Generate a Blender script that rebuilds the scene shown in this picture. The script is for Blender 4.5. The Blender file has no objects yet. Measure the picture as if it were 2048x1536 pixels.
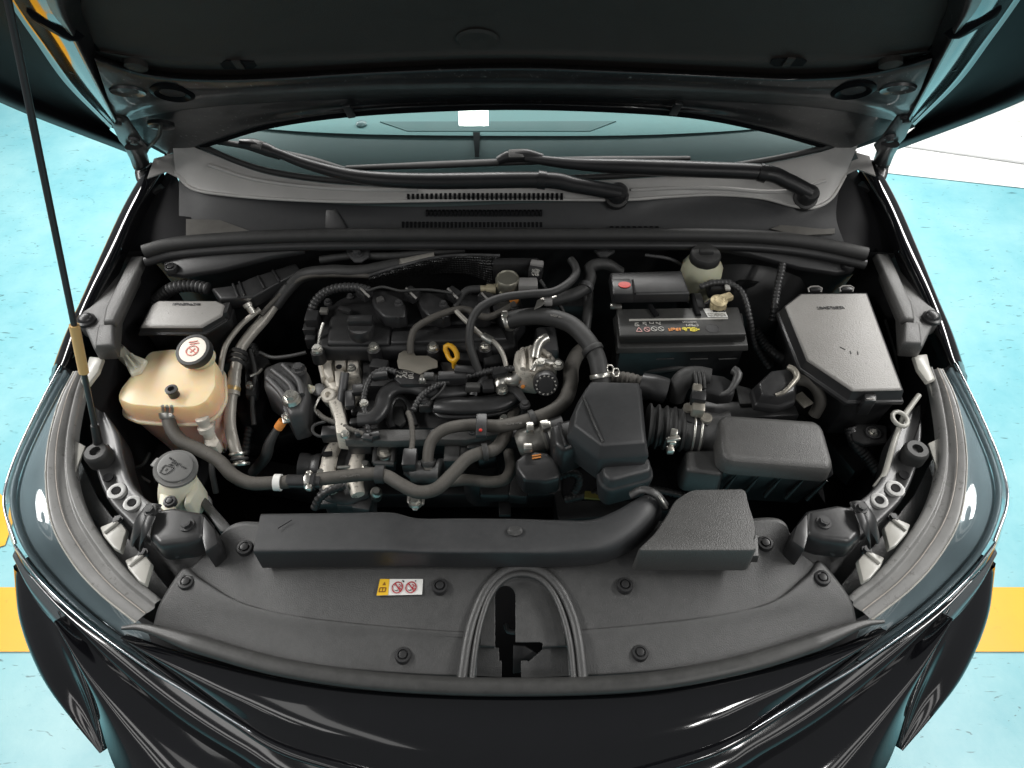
import bpy, bmesh, math, random
from mathutils import Vector, Matrix
R = math.radians
random.seed(7)
V = Vector
scene = bpy.context.scene
COL = scene.collection

# ------------------------------------------------------------ camera, world, lamps, exposure
FPX = 1462.0                       # focal length in photo pixels (2048 wide)
CAM = V((0.0, 0.0, 1.85))
PITCH = R(50)
FWD = V((0, math.cos(PITCH), -math.sin(PITCH)))
UP = V((0, math.sin(PITCH), math.cos(PITCH)))
cd = bpy.data.cameras.new('camera')
cam = bpy.data.objects.new('camera', cd)
COL.objects.link(cam)
cam.location = CAM
cam.rotation_euler = (R(90) - PITCH, 0, 0)
cd.sensor_width = 36.0
cd.lens = 36.0 * FPX / 2048.0
cd.clip_start = 0.02
cd.clip_end = 100
scene.camera = cam

w = bpy.data.worlds.new('World')
scene.world = w
w.use_nodes = True
bg = w.node_tree.nodes['Background']
bg.inputs[0].default_value = (0.93, 0.97, 1.0, 1)
bg.inputs[1].default_value = 0.15

def area(name, loc, target, width, long, power, axis=(0, 1, 0), col=(1, 0.985, 0.96)):
    l = bpy.data.lights.new(name, 'AREA')
    l.shape = 'RECTANGLE'; l.size = width; l.size_y = long; l.energy = power; l.color = col
    o = bpy.data.objects.new(name, l); COL.objects.link(o)
    Z = (V(loc) - V(target)).normalized(); Y = V(axis); Y = (Y - Z * Y.dot(Z)).normalized(); X = Y.cross(Z)
    o.matrix_world = Matrix.Translation(loc) @ Matrix((X, Y, Z)).transposed().to_4x4()
    return o
# ceiling tube rows of the garage, left and right of the bay and behind the open hood
for x in (-2.3, 2.3):
    area('tube_or_stripe_light', (x, 2.0, 2.6), (x * 0.2, 1.4, 0.8), 0.40, 4.2, 140)
area('tube_or_stripe_light', (0.0, 3.6, 2.75), (0.0, 2.6, 0.6), 0.36, 3.0, 85, (1, 0, 0))
# the ceiling lamp that mirrors in the windscreen, and one in front of the car
area('ceiling_panel_light', (-0.162, 1.37, 2.75), (-0.162, 1.37, 0), 0.125, 0.062, 2.2)
# dim strips added in front to lay grey stripes on the nose paint
for x, e in ((-1.05, 3), (-1.7, 6), (-2.35, 6), (-3.0, 6), (2.0, 5), (2.65, 5), (3.3, 5)):
    area('tube_or_stripe_light', (x, -1.6, 2.75), (x, -1.6, 0), 0.26, 3.2, e)
area('ceiling_panel_light', (1.45, -0.95, 2.75), (0.6, 0.2, 0.6), 0.14, 0.4, 6)
area('ceiling_panel_light', (1.75, -2.3, 2.75), (0.6, 0.2, 0.6), 0.14, 0.4, 6)

scene.view_settings.view_transform = 'Standard'
scene.view_settings.look = 'None'
scene.view_settings.gamma = 1
scene.view_settings.use_curve_mapping = False
scene.view_settings.exposure = 0.0
scene.cycles.max_bounces = 6
scene.cycles.transparent_max_bounces = 12
scene.cycles.use_denoising = True

# ------------------------------------------------------------ pixels to places
def ray(px, py):
    return FWD + V((1, 0, 0)) * ((px - 1024) / FPX) + UP * ((768 - py) / FPX)
def P(px, py, z):
    d = ray(px, py)
    return CAM + d * ((z - CAM.z) / d.z)
def PY(px, py, y):
    d = ray(px, py)
    return CAM + d * ((y - CAM.y) / d.y)
def PL(px, py, o, n):
    d = ray(px, py)
    return CAM + d * ((V(o) - CAM).dot(n) / d.dot(n))
def depth(p):
    return (V(p) - CAM).dot(FWD)
def m(wpx, p):
    """pixels across -> metres at the distance of p"""
    return wpx / FPX * depth(p)
def proj(p):
    q = V(p) - CAM
    d = q.dot(FWD)
    return 1024 + FPX * q.x / d, 768 - FPX * q.dot(UP) / d
def A(pts, z=None):
    out = []
    for p in pts:
        if isinstance(p, Vector): out.append(p)
        elif len(p) == 3: out.append(P(*p))
        else: out.append(P(p[0], p[1], z))
    return out
def cx(py):
    return 1022 - (py - 400) * 14 / 800
def mir(p):
    """the same place on the other side of the car"""
    q = list(p)
    q[0] = 2 * cx(p[1]) - p[0]
    q[1] = p[1] - 5
    return tuple(q)
def side(pts, s):
    return [mir(p) for p in pts] if s > 0 else [tuple(p) for p in pts]

HO, HN = V((0, 1.34, 1.0)), V((0, -math.sin(R(50)), -math.cos(R(50))))     # plane of the raised hood
def HP(px, py, off=0.0):
    return PL(px, py, HO + HN * off, HN)
GO, GN = V((0, 1.265, 1.0)), V((0, -math.sin(R(30)), math.cos(R(30))))     # plane of the windscreen
def GP(px, py, off=0.0):
    return PL(px, py, GO + GN * off, GN)

# ------------------------------------------------------------ materials
MATS = {}
def mat(name, col, rough=0.5, metal=0.0, var=0.25, vscale=14.0, dust=0.0, dcol=(0.28, 0.278, 0.27),
        bump=0.0, bscale=900.0, coat=0.0, spec=0.5, sss=0.0, rvar=0.12, alpha=None, wear=None):
    if name in MATS: return MATS[name]
    mt = bpy.data.materials.new(name); mt.use_nodes = True
    nt = mt.node_tree; N = nt.nodes; L = nt.links
    b = N['Principled BSDF']
    tc = N.new('ShaderNodeTexCoord')
    n1 = N.new('ShaderNodeTexNoise'); n1.inputs['Scale'].default_value = vscale; n1.inputs['Detail'].default_value = 6
    n1.inputs['Roughness'].default_value = 0.65
    L.new(tc.outputs['Object'], n1.inputs['Vector'])
    mx = N.new('ShaderNodeMix'); mx.data_type = 'RGBA'
    mx.inputs[6].default_value = (*[c * (1 - var) for c in col], 1)
    mx.inputs[7].default_value = (*[min(1, c * (1 + var)) for c in col], 1)
    L.new(n1.outputs['Fac'], mx.inputs[0])
    out = mx.outputs[2]
    if dust > 0:
        g = N.new('ShaderNodeNewGeometry'); sx = N.new('ShaderNodeSeparateXYZ'); L.new(g.outputs['Normal'], sx.inputs[0])
        n2 = N.new('ShaderNodeTexNoise'); n2.inputs['Scale'].default_value = 60; n2.inputs['Detail'].default_value = 8
        n2.inputs['Roughness'].default_value = 0.8
        L.new(tc.outputs['Object'], n2.inputs['Vector'])
        r1 = N.new('ShaderNodeMapRange'); r1.inputs[1].default_value = 0.25; r1.inputs[2].default_value = 1.0
        L.new(sx.outputs['Z'], r1.inputs[0])
        r2 = N.new('ShaderNodeMapRange'); r2.inputs[1].default_value = 0.3; r2.inputs[2].default_value = 0.75
        r2.inputs[3].default_value = 0.25
        L.new(n2.outputs['Fac'], r2.inputs[0])
        mu = N.new('ShaderNodeMath'); mu.operation = 'MULTIPLY'; L.new(r1.outputs[0], mu.inputs[0]); L.new(r2.outputs[0], mu.inputs[1])
        m2 = N.new('ShaderNodeMath'); m2.operation = 'MULTIPLY'; m2.inputs[1].default_value = dust; L.new(mu.outputs[0], m2.inputs[0])
        mx2 = N.new('ShaderNodeMix'); mx2.data_type = 'RGBA'; mx2.inputs[7].default_value = (*dcol, 1)
        L.new(m2.outputs[0], mx2.inputs[0]); L.new(out, mx2.inputs[6]); out = mx2.outputs[2]
    if wear:
        n4 = N.new('ShaderNodeTexNoise'); n4.inputs['Scale'].default_value = wear[1]; n4.inputs['Detail'].default_value = 10
        n4.inputs['Roughness'].default_value = 0.75
        L.new(tc.outputs['Object'], n4.inputs['Vector'])
        r4 = N.new('ShaderNodeMapRange'); r4.inputs[1].default_value = wear[2]; r4.inputs[2].default_value = wear[2] + 0.06
        r4.inputs[4].default_value = wear[3]
        L.new(n4.outputs['Fac'], r4.inputs[0])
        mx4 = N.new('ShaderNodeMix'); mx4.data_type = 'RGBA'; mx4.inputs[7].default_value = (*wear[0], 1)
        L.new(r4.outputs[0], mx4.inputs[0]); L.new(out, mx4.inputs[6]); out = mx4.outputs[2]
    L.new(out, b.inputs['Base Color'])
    rr = N.new('ShaderNodeMapRange'); rr.inputs[3].default_value = max(0.02, rough - rvar); rr.inputs[4].default_value = min(1, rough + rvar)
    L.new(n1.outputs['Fac'], rr.inputs[0]); L.new(rr.outputs[0], b.inputs['Roughness'])
    b.inputs['Metallic'].default_value = metal
    b.inputs['Specular IOR Level'].default_value = spec
    b.inputs['Coat Weight'].default_value = coat
    b.inputs['Coat Roughness'].default_value = 0.04
    if sss:
        b.inputs['Subsurface Weight'].default_value = sss; b.inputs['Subsurface Radius'].default_value = (0.02, 0.012, 0.006)
    if bump:
        n3 = N.new('ShaderNodeTexNoise'); n3.inputs['Scale'].default_value = bscale; n3.inputs['Detail'].default_value = 3
        L.new(tc.outputs['Object'], n3.inputs['Vector'])
        bp = N.new('ShaderNodeBump'); bp.inputs['Strength'].default_value = bump; bp.inputs['Distance'].default_value = 0.001
        L.new(n3.outputs['Fac'], bp.inputs['Height']); L.new(bp.outputs[0], b.inputs['Normal'])
    MATS[name] = mt
    return mt
def glass(name, tint, refl_rough=0.02, ior=1.5, clear=1.0):
    mt = bpy.data.materials.new(name); mt.use_nodes = True
    nt = mt.node_tree; N = nt.nodes; L = nt.links
    N.remove(N['Principled BSDF'])
    t = N.new('ShaderNodeBsdfTransparent'); t.inputs[0].default_value = (*tint, 1)
    g = N.new('ShaderNodeBsdfGlossy'); g.inputs['Roughness'].default_value = refl_rough
    f = N.new('ShaderNodeFresnel'); f.inputs[0].default_value = ior
    mm = N.new('ShaderNodeMixShader')
    L.new(f.outputs[0], mm.inputs[0]); L.new(t.outputs[0], mm.inputs[1]); L.new(g.outputs[0], mm.inputs[2])
    L.new(mm.outputs[0], N['Material Output'].inputs[0])
    return mt

plastic = mat('grained_black_plastic', (0.030, 0.030, 0.030), 0.43, var=0.35, vscale=6, dust=0.15, bump=0.55, bscale=620, spec=0.8, wear=((0.085, 0.083, 0.078), 95, 0.645, 0.35))
plastic_mid = mat('satin_grey_plastic', (0.060, 0.059, 0.057), 0.46, var=0.15, dust=0.15, bump=0.8, bscale=480, spec=0.7)
plastic_grey = mat('dusty_lit_plastic', (0.25, 0.238, 0.222), 0.46, var=0.18, dust=0.45, spec=0.8, bump=0.8, bscale=480, wear=((0.03, 0.03, 0.03), 90, 0.62, 0.5))  # lid tops: strong side light put into the pale base, under real dust
plastic_soft = mat('soft_black_plastic', (0.024, 0.025, 0.027), 0.50, var=0.3, vscale=7, dust=0.10, bump=0.3, bscale=900, spec=0.7, wear=((0.07, 0.068, 0.064), 120, 0.66, 0.4))
smooth_plastic = mat('smooth_black_plastic', (0.020, 0.020, 0.021), 0.36, var=0.3, dust=0.08)
deep = mat('deep_black', (0.006, 0.006, 0.007), 0.7, var=0.4, spec=0.2)  # even near-black for low bay parts, holes and slots
seal_rubber = mat('satin_seal_rubber', (0.030, 0.030, 0.029), 0.40, var=0.25, vscale=30, dust=0.12)
rubber = mat('dusty_rubber', (0.055, 0.051, 0.045), 0.64, var=0.40, vscale=28, dust=0.30, dcol=(0.24, 0.22, 0.19), bump=0.35, bscale=420, wear=((0.03, 0.028, 0.025), 70, 0.60, 0.6))
rubber_dark = mat('dark_rubber', (0.022, 0.022, 0.022), 0.55, var=0.3, dust=0.15)
loom_m = mat('corrugated_loom_plastic', (0.024, 0.024, 0.025), 0.42, var=0.3, dust=0.2)
paint = mat('gloss_black_paint', (0.004, 0.004, 0.005), 0.10, var=0.2, coat=1.0, rvar=0.02)
steel_black = mat('black_painted_steel', (0.026, 0.026, 0.027), 0.36, var=0.3, dust=0.10, coat=0.12)
hood_in = mat('hood_inner_paint', (0.010, 0.010, 0.011), 0.36, var=0.4, vscale=25, coat=0.25, wear=((0.26, 0.26, 0.25), 130, 0.60, 0.8))
hood_gloss = mat('hood_edge_gloss', (0.006, 0.006, 0.007), 0.35, var=0.3, spec=0.012, rvar=0.05)
hood_wall = mat('hood_wall_gloss', (0.006, 0.006, 0.007), 0.12, var=0.3, coat=0.6, rvar=0.05)
liner_m = mat('hood_liner_felt', (0.030, 0.024, 0.021), 0.8, var=0.3, vscale=30, bump=0.5, bscale=700, wear=((0.06, 0.055, 0.05), 220, 0.70, 0.4))
dull_cast = mat('dull_cast_metal', (0.17, 0.165, 0.15), 0.42, metal=0.5, var=0.35, vscale=50, bump=0.4, bscale=400)
alu = mat('cast_aluminium', (0.62, 0.58, 0.51), 0.46, metal=0.22, var=0.3, vscale=55, bump=0.5, bscale=420, wear=((0.10, 0.09, 0.07), 70, 0.56, 0.7))
alu_clean = mat('machined_aluminium', (0.62, 0.60, 0.55), 0.32, metal=0.85, var=0.2, vscale=50, wear=((0.2, 0.18, 0.14), 90, 0.6, 0.5))
zinc = mat('zinc_plated_steel', (0.55, 0.54, 0.50), 0.30, metal=0.9, var=0.25, vscale=80)
iron = mat('dark_cast_iron', (0.07, 0.07, 0.072), 0.5, metal=0.3, var=0.35, vscale=40, dust=0.15, bump=0.4, bscale=300)
cream = mat('milky_plastic', (0.74, 0.68, 0.50), 0.38, var=0.07, sss=0.35, vscale=18)
white_pl = mat('ivory_plastic', (0.66, 0.64, 0.52), 0.38, var=0.06, sss=0.25)
lamp_tab = mat('grey_white_lamp_plastic', (0.42, 0.41, 0.37), 0.3, var=0.2, dust=0.3)
lamp_seal = mat('dusty_lamp_flange', (0.22, 0.218, 0.212), 0.30, var=0.35, vscale=20, dust=0.30, wear=((0.09, 0.085, 0.08), 60, 0.58, 0.6))
cowl_m = mat('faded_sheen_cowl_plastic', (0.44, 0.43, 0.415), 0.45, var=0.18, spec=0.8, bump=0.2, bscale=800)  # faded black plastic, with grazing sheen put into the pale base colour
orange = mat('orange_paint', (0.92, 0.43, 0.015), 0.4, var=0.1, wear=((0.6, 0.2, 0.02), 25, 0.62, 0.4))
yellow = mat('yellow_plastic', (0.80, 0.42, 0.02), 0.4, var=0.1)
tan = mat('tan_sleeve', (0.62, 0.40, 0.16), 0.45, var=0.12, wear=((0.05, 0.04, 0.03), 60, 0.68, 0.7))
red = mat('red_plastic', (0.55, 0.025, 0.015), 0.4, var=0.1)
white = mat('white_label', (0.80, 0.80, 0.77), 0.4, var=0.04)
label_y = mat('yellow_label', (0.85, 0.52, 0.03), 0.4, var=0.04)
ink = mat('black_ink', (0.02, 0.02, 0.02), 0.5, var=0.1)
ink_red = mat('red_ink', (0.45, 0.03, 0.04), 0.5, var=0.1)
ink_grey = mat('grey_print', (0.42, 0.41, 0.38), 0.5, var=0.1)
copper = mat('orange_mark', (0.75, 0.28, 0.06), 0.4, var=0.1)
chrome = mat('bright_trim', (0.7, 0.72, 0.75), 0.10, metal=1.0, var=0.05, rvar=0.04)

# ------------------------------------------------------------ objects
WLD = {}
def finish(name, me, mt, parent, smooth=True, angle=38):
    lo = [min(v.co[i] for v in me.vertices) for i in range(3)]
    hi = [max(v.co[i] for v in me.vertices) for i in range(3)]
    org = V(((lo[0] + hi[0]) / 2, (lo[1] + hi[1]) / 2, lo[2]))
    me.transform(Matrix.Translation(-org))
    me.materials.append(mt)
    if smooth:
        for p in me.polygons: p.use_smooth = True
        me.set_sharp_from_angle(angle=R(angle))
    o = bpy.data.objects.new(name, me); COL.objects.link(o)
    o.parent = parent
    o.location = org - (WLD[parent] if parent else V((0, 0, 0)))
    WLD[o] = org
    return o
def build(name, bm, mt, parent=None, smooth=True, bevel=0.0, seg=2, angle=38, bangle=32):
    bmesh.ops.recalc_face_normals(bm, faces=bm.faces)
    if bevel:
        es = [e for e in bm.edges if len(e.link_faces) == 2 and e.calc_face_angle(0) > R(bangle)]
        if es:
            bmesh.ops.bevel(bm, geom=es, offset=bevel, segments=seg, profile=0.5, affect='EDGES', clamp_overlap=True)
    me = bpy.data.meshes.new(name)
    bm.to_mesh(me); bm.free()
    return finish(name, me, mt, parent, smooth, angle)
def thing(name, label, cat, loc, group=None):
    o = bpy.data.objects.new(name, None); COL.objects.link(o)
    o.empty_display_size = 0.05
    o.location = loc; WLD[o] = V(loc)
    return tag(o, label, cat, group)
def tag(o, label, cat, group=None):
    o['label'] = label; o['category'] = cat
    if group: o['group'] = group
    return o
def structure(o):
    o['kind'] = 'structure'; return o

def fillet(poly, r, n=4):
    """round the corners of a 2-d/3-d point list"""
    pts = [V(p) if len(p) == 3 else V((*p, 0)) for p in poly]; out = []
    k = len(pts)
    for i in range(k):
        a, b, c = pts[i - 1], pts[i], pts[(i + 1) % k]
        la, lc = (a - b).length, (c - b).length
        t = min(r, la * 0.45, lc * 0.45)
        p0, p1 = b + (a - b) * (t / max(la, 1e-9)), b + (c - b) * (t / max(lc, 1e-9))
        for j in range(n + 1):
            u = j / n
            out.append(p0 * (1 - u) ** 2 + b * 2 * u * (1 - u) + p1 * u * u)
    return out
def offs(ring, d):
    """push a closed ring outwards in the ground plane"""
    k = len(ring); ar = sum(ring[i].x * ring[(i + 1) % k].y - ring[(i + 1) % k].x * ring[i].y for i in range(k))
    s = 1 if ar > 0 else -1; out = []
    for i in range(k):
        a, b, c = ring[i - 1], ring[i], ring[(i + 1) % k]
        e1 = V((b.x - a.x, b.y - a.y)); e2 = V((c.x - b.x, c.y - b.y))
        if e1.length < 1e-7: e1 = e2
        if e2.length < 1e-7: e2 = e1
        e1.normalize(); e2.normalize()
        nn = V((e1.y + e2.y, -e1.x - e2.x)); L = nn.length
        if L < 1e-4: nn = V((e1.y, -e1.x)); L = 1
        nn /= L
        ca = max(0.5, nn.x * e1.y - nn.y * e1.x)
        out.append(V((b.x + s * nn.x * d / ca, b.y + s * nn.y * d / ca, b.z)))
    return out
def prism(name, poly, z, levels, mt, parent=None, bevel=0.004, seg=2, r=0, rn=4, cap_bottom=True, bangle=32):
    """poly in photo pixels at height z (or px,py,z); levels: (drop, outward) rings below the top ring"""
    pts = []
    for p in poly: pts.append((p[0], p[1], p[2] if len(p) == 3 else z))
    if r:
        q = fillet(pts, r, rn); pts = [(p.x, p.y, p.z) for p in q]
    top = A(pts)
    bm = bmesh.new()
    rings = [[bm.verts.new(p) for p in top]]
    for dz, d in levels:
        rg = offs(top, d)
        rings.append([bm.verts.new((p.x, p.y, p.z - dz)) for p in rg])
    k = len(top)
    bm.faces.new(rings[0])
    for a, b in zip(rings[:-1], rings[1:]):
        for i in range(k):
            bm.faces.new((a[i], b[i], b[(i + 1) % k], a[(i + 1) % k]))
    if cap_bottom: bm.faces.new(list(reversed(rings[-1])))
    return build(name, bm, mt, parent, bevel=bevel, seg=seg, bangle=bangle)
def cr(pts, t):
    n = len(pts) - 1
    i = min(int(t * n), n - 1); u = t * n - i
    p1, p2 = pts[i], pts[i + 1]
    p0 = pts[i - 1] if i > 0 else p1 * 2 - p2
    p3 = pts[i + 2] if i + 2 <= n else p2 * 2 - p1
    return 0.5 * ((2 * p1) + (p2 - p0) * u + (2 * p0 - 5 * p1 + 4 * p2 - p3) * u * u + (3 * p1 - p0 - 3 * p2 + p3) * u ** 3)
def spline(pts, n, closed=False):
    """n points evenly along a smooth curve through pts"""
    pts = [V(p) for p in pts]
    k = max(60, len(pts) * 16)
    s = [cr(pts, i / k) for i in range(k + 1)]
    d = [0.0]
    for i in range(k): d.append(d[-1] + (s[i + 1] - s[i]).length)
    out = []; j = 0
    for i in range(n):
        t = d[-1] * i / (n - 1)
        while j < k - 1 and d[j + 1] < t: j += 1
        u = (t - d[j]) / max(d[j + 1] - d[j], 1e-9)
        out.append(s[j].lerp(s[j + 1], u))
    return out
def length(pts):
    s = spline(pts, 60); return sum((s[i + 1] - s[i]).length for i in range(59))
def sweep(name, pts, rad, mt, parent=None, n=10, rib=None, flat=None, caps=True, step=0.006):
    """round tube along 3-d pts; rad metres or list; rib = (pitch, depth); flat = (side scale, up scale)"""
    L = length(pts)
    if rib: k = max(8, int(L / (rib[0] / 3)))
    else: k = max(6, int(L / step))
    k = min(k, 700)
    path = spline(pts, k)
    bm = bmesh.new(); rings = []
    upv = V((0, 0, 1)); prev = None
    for i, p in enumerate(path):
        t = (path[min(i + 1, k - 1)] - path[max(i - 1, 0)]).normalized()
        if prev is None:
            a = t.cross(upv)
            if a.length < 1e-3: a = t.cross(V((0, 1, 0)))
            a.normalize()
        else:
            a = (prev - t * prev.dot(t)).normalized()
        prev = a; b = a.cross(t)
        if flat and not isinstance(flat[0], Vector):
            a2 = t.cross(upv); a2.normalize(); b2 = a2.cross(t); a, b = a2, b2
        f = i / (k - 1)
        if isinstance(rad, (list, tuple)):
            x = f * (len(rad) - 1); j = min(int(x), len(rad) - 2); r = rad[j] + (rad[j + 1] - rad[j]) * (x - j)
        else: r = rad
        if rib: r *= (1.0 if i % 3 else 1 - rib[1])
        fa, fb = flat if flat else (1, 1)
        rings.append([bm.verts.new(p + (a * math.cos(q) * fa + b * math.sin(q) * fb) * r) for q in [2 * math.pi * j / n for j in range(n)]])
    for r1, r2 in zip(rings[:-1], rings[1:]):
        for j in range(n): bm.faces.new((r1[j], r2[j], r2[(j + 1) % n], r1[(j + 1) % n]))
    if caps: bm.faces.new(rings[0]); bm.faces.new(list(reversed(rings[-1])))
    return build(name, bm, mt, parent, angle=60)
def hose(name, pts, wpx, mt, parent=None, **k):
    p = A(pts); mid = p[len(p) // 2]
    r = [m(x, mid) / 2 for x in wpx] if isinstance(wpx, (list, tuple)) else m(wpx, mid) / 2
    return sweep(name, p, r, mt, parent, **k)
def axes(ax):
    ax = V(ax).normalized()
    u = ax.cross(V((0, 1, 0)))
    if u.length < 0.1: u = ax.cross(V((1, 0, 0)))
    u.normalize(); return u, ax.cross(u), ax
def lathe(name, prof, c, mt, parent=None, ax=(0, 0, 1), n=24, squash=1.0):
    """prof: (radius, height) pairs from bottom to top"""
    u, v, ax = axes(ax); c = V(c); bm = bmesh.new(); rings = []
    for r, h in prof:
        if r < 1e-6: rings.append([bm.verts.new(c + ax * h)])
        else: rings.append([bm.verts.new(c + ax * h + (u * math.cos(q) + v * math.sin(q) * squash) * r) for q in [2 * math.pi * j / n for j in range(n)]])
    for a, b in zip(rings[:-1], rings[1:]):
        for j in range(n):
            j2 = (j + 1) % n
            if len(a) == 1 and len(b) == 1: continue
            if len(a) == 1: bm.faces.new((a[0], b[j], b[j2]))
            elif len(b) == 1: bm.faces.new((a[j], b[0], a[j2]))
            else: bm.faces.new((a[j], b[j], b[j2], a[j2]))
    if len(rings[0]) > 1: bm.faces.new(list(reversed(rings[0])))
    if len(rings[-1]) > 1: bm.faces.new(rings[-1])
    return build(name, bm, mt, parent, angle=40)
def bolt(c, r, parent, mt=None, ax=(0, 0, 1), name='bolt', flange=1.5):
    mt = mt or zinc
    u, v, ax = axes(ax); c = V(c); bm = bmesh.new()
    def cyl(rad, h0, h1, n, ph=0.0, top=None):
        lo = [bm.verts.new(c + ax * h0 + (u * math.cos(q + ph) + v * math.sin(q + ph)) * rad) for q in [2 * math.pi * j / n for j in range(n)]]
        hi = [bm.verts.new(c + ax * h1 + (u * math.cos(q + ph) + v * math.sin(q + ph)) * rad * (top or 1)) for q in [2 * math.pi * j / n for j in range(n)]]
        for j in range(n): bm.faces.new((lo[j], lo[(j + 1) % n], hi[(j + 1) % n], hi[j]))
        bm.faces.new(list(reversed(lo))); bm.faces.new(hi)
    cyl(r * flange, -r * 0.5, r * 0.25, 16, 0, 0.9)
    cyl(r, r * 0.2, r * 1.0, 6, random.random(), 0.95)
    cyl(r * 0.6, r * 0.9, r * 1.05, 10)
    return build(name, bm, mt, parent, bevel=0)
def clip(px, py, z, wpx, parent, mt=None, ax=(0, 0, 1), name='push_clip', c=None):
    c = V(c) if c else P(px, py, z); r = m(wpx, c) / 2
    return lathe(name, [(r * 0.98, -0.006), (r, r * 0.12), (r * 0.9, r * 0.3), (r * 0.66, r * 0.32), (r * 0.62, r * 0.14), (r * 0.5, r * 0.14), (r * 0.46, r * 0.42), (r * 0.3, r * 0.46), (0, r * 0.44)],
                 c, mt or smooth_plastic, parent, ax=ax, n=20)
def loft(name, rows, N, M, mt, parent=None, cut=None, solid=0.0, raw=False):
    """smooth sheet through rows of 3-d points"""
    rs = [spline(r, N) for r in rows]
    cols = [[cr([r[i] for r in rs], j / (M - 1)) for j in range(M)] for i in range(N)] if M > len(rows) or len(rows) > 2 else None
    if cols is None: cols = [[r[i] for r in rs] for i in range(N)]; M = len(rows)
    bm = bmesh.new()
    g = [[bm.verts.new(p) for p in c] for c in cols]
    for i in range(N - 1):
        for j in range(M - 1):
            if cut:
                ctr = (g[i][j].co + g[i + 1][j + 1].co + g[i + 1][j].co + g[i][j + 1].co) / 4
                if cut(*proj(ctr)): continue
            bm.faces.new((g[i][j], g[i + 1][j], g[i + 1][j + 1], g[i][j + 1]))
    for v in [v for v in bm.verts if not v.link_faces]: bm.verts.remove(v)
    o = build(name, bm, mt, parent, angle=50)
    if solid:
        md = o.modifiers.new('thickness', 'SOLIDIFY'); md.thickness = solid; md.offset = 0
    return o
def inside(poly):
    def f(x, y):
        c = False; k = len(poly)
        for i in range(k):
            x1, y1 = poly[i][:2]; x2, y2 = poly[i - 1][:2]
            if (y1 > y) != (y2 > y) and x < (x2 - x1) * (y - y1) / (y2 - y1) + x1: c = not c
        return c
    return f
def box(name, c, size, mt, parent=None, rz=0.0, rx=0.0, ry=0.0, bevel=0.003, seg=2):
    bm = bmesh.new(); bmesh.ops.create_cube(bm, size=1)
    bmesh.ops.scale(bm, vec=size, verts=bm.verts)
    bmesh.ops.rotate(bm, cent=(0, 0, 0), matrix=Matrix.Rotation(rz, 3, 'Z') @ Matrix.Rotation(ry, 3, 'Y') @ Matrix.Rotation(rx, 3, 'X'), verts=bm.verts)
    bmesh.ops.translate(bm, vec=V(c), verts=bm.verts)
    return build(name, bm, mt, parent, bevel=bevel, seg=seg)
def plate(name, pts, thick, mt, parent=None, bevel=0.0015, r=0.0):
    """flat sheet through 3-d points lying in one plane"""
    pts = [V(p) for p in pts]
    if r: pts = fillet(pts, r)
    n = V((0, 0, 0))
    for i in range(len(pts)): n += pts[i - 1].cross(pts[i])
    n.normalize()
    if n.dot(CAM - pts[0]) < 0: n = -n
    bm = bmesh.new()
    a = [bm.verts.new(p) for p in pts]; b = [bm.verts.new(p - n * thick) for p in pts]
    bm.faces.new(a); bm.faces.new(list(reversed(b)))
    for i in range(len(a)): bm.faces.new((a[i - 1], a[i], b[i], b[i - 1]))
    return build(name, bm, mt, parent, bevel=bevel)
def strokes(name, segs, wdt, mt, parent, h=0.0006):
    """flat print: thin bars between pairs of 3-d points"""
    bm = bmesh.new()
    for a, b in segs:
        a, b = V(a), V(b); t = (b - a)
        if t.length < 1e-6: continue
        nrm = V((0, 0, 1)); s = t.cross(nrm).normalized() * wdt / 2
        q = [bm.verts.new(x) for x in (a - s, b - s, b + s, a + s)]
        q2 = [bm.verts.new(v.co + V((0, 0, h))) for v in q]
        bm.faces.new(q2)
        for i in range(4): bm.faces.new((q[i - 1], q[i], q2[i], q2[i - 1]))
    return build(name, bm, mt, parent, smooth=False)
def scribble(name, corners, z, n, mt, parent, rows=1, wf=0.14, seed=1):
    """unreadable raised lettering inside a quad given in photo pixels (tl, tr, br, bl)"""
    rnd = random.Random(seed)
    q = [P(*c, z) for c in corners]
    def at(u, v): return q[0].lerp(q[1], u).lerp(q[3].lerp(q[2], u), v)
    segs = []; ch = (q[3] - q[0]).length / rows
    for rw in range(rows):
        for i in range(n):
            u0, u1 = (i + 0.12) / n, (i + 0.86) / n
            v0, v1 = (rw + 0.12) / rows, (rw + 0.88) / rows; vm = (v0 + v1) / 2
            c = {'a': (u0, v0), 'b': (u1, v0), 'c': (u0, vm), 'd': (u1, vm), 'e': (u0, v1), 'f': (u1, v1)}
            for s in rnd.sample(['ab', 'ac', 'bd', 'cd', 'ce', 'df', 'ef', 'af'], rnd.randint(3, 5)):
                segs.append((at(*c[s[0]]), at(*c[s[1]])))
    return strokes(name, segs, ch * wf, mt, parent)
def ring_pts(px, py, z, rx, n=20, k=None):
    c = P(px, py, z); r = m(rx, c)
    return [c + V((math.cos(2 * math.pi * i / n) * r, math.sin(2 * math.pi * i / n) * r, 0)) for i in range(n + 1)]
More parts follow.
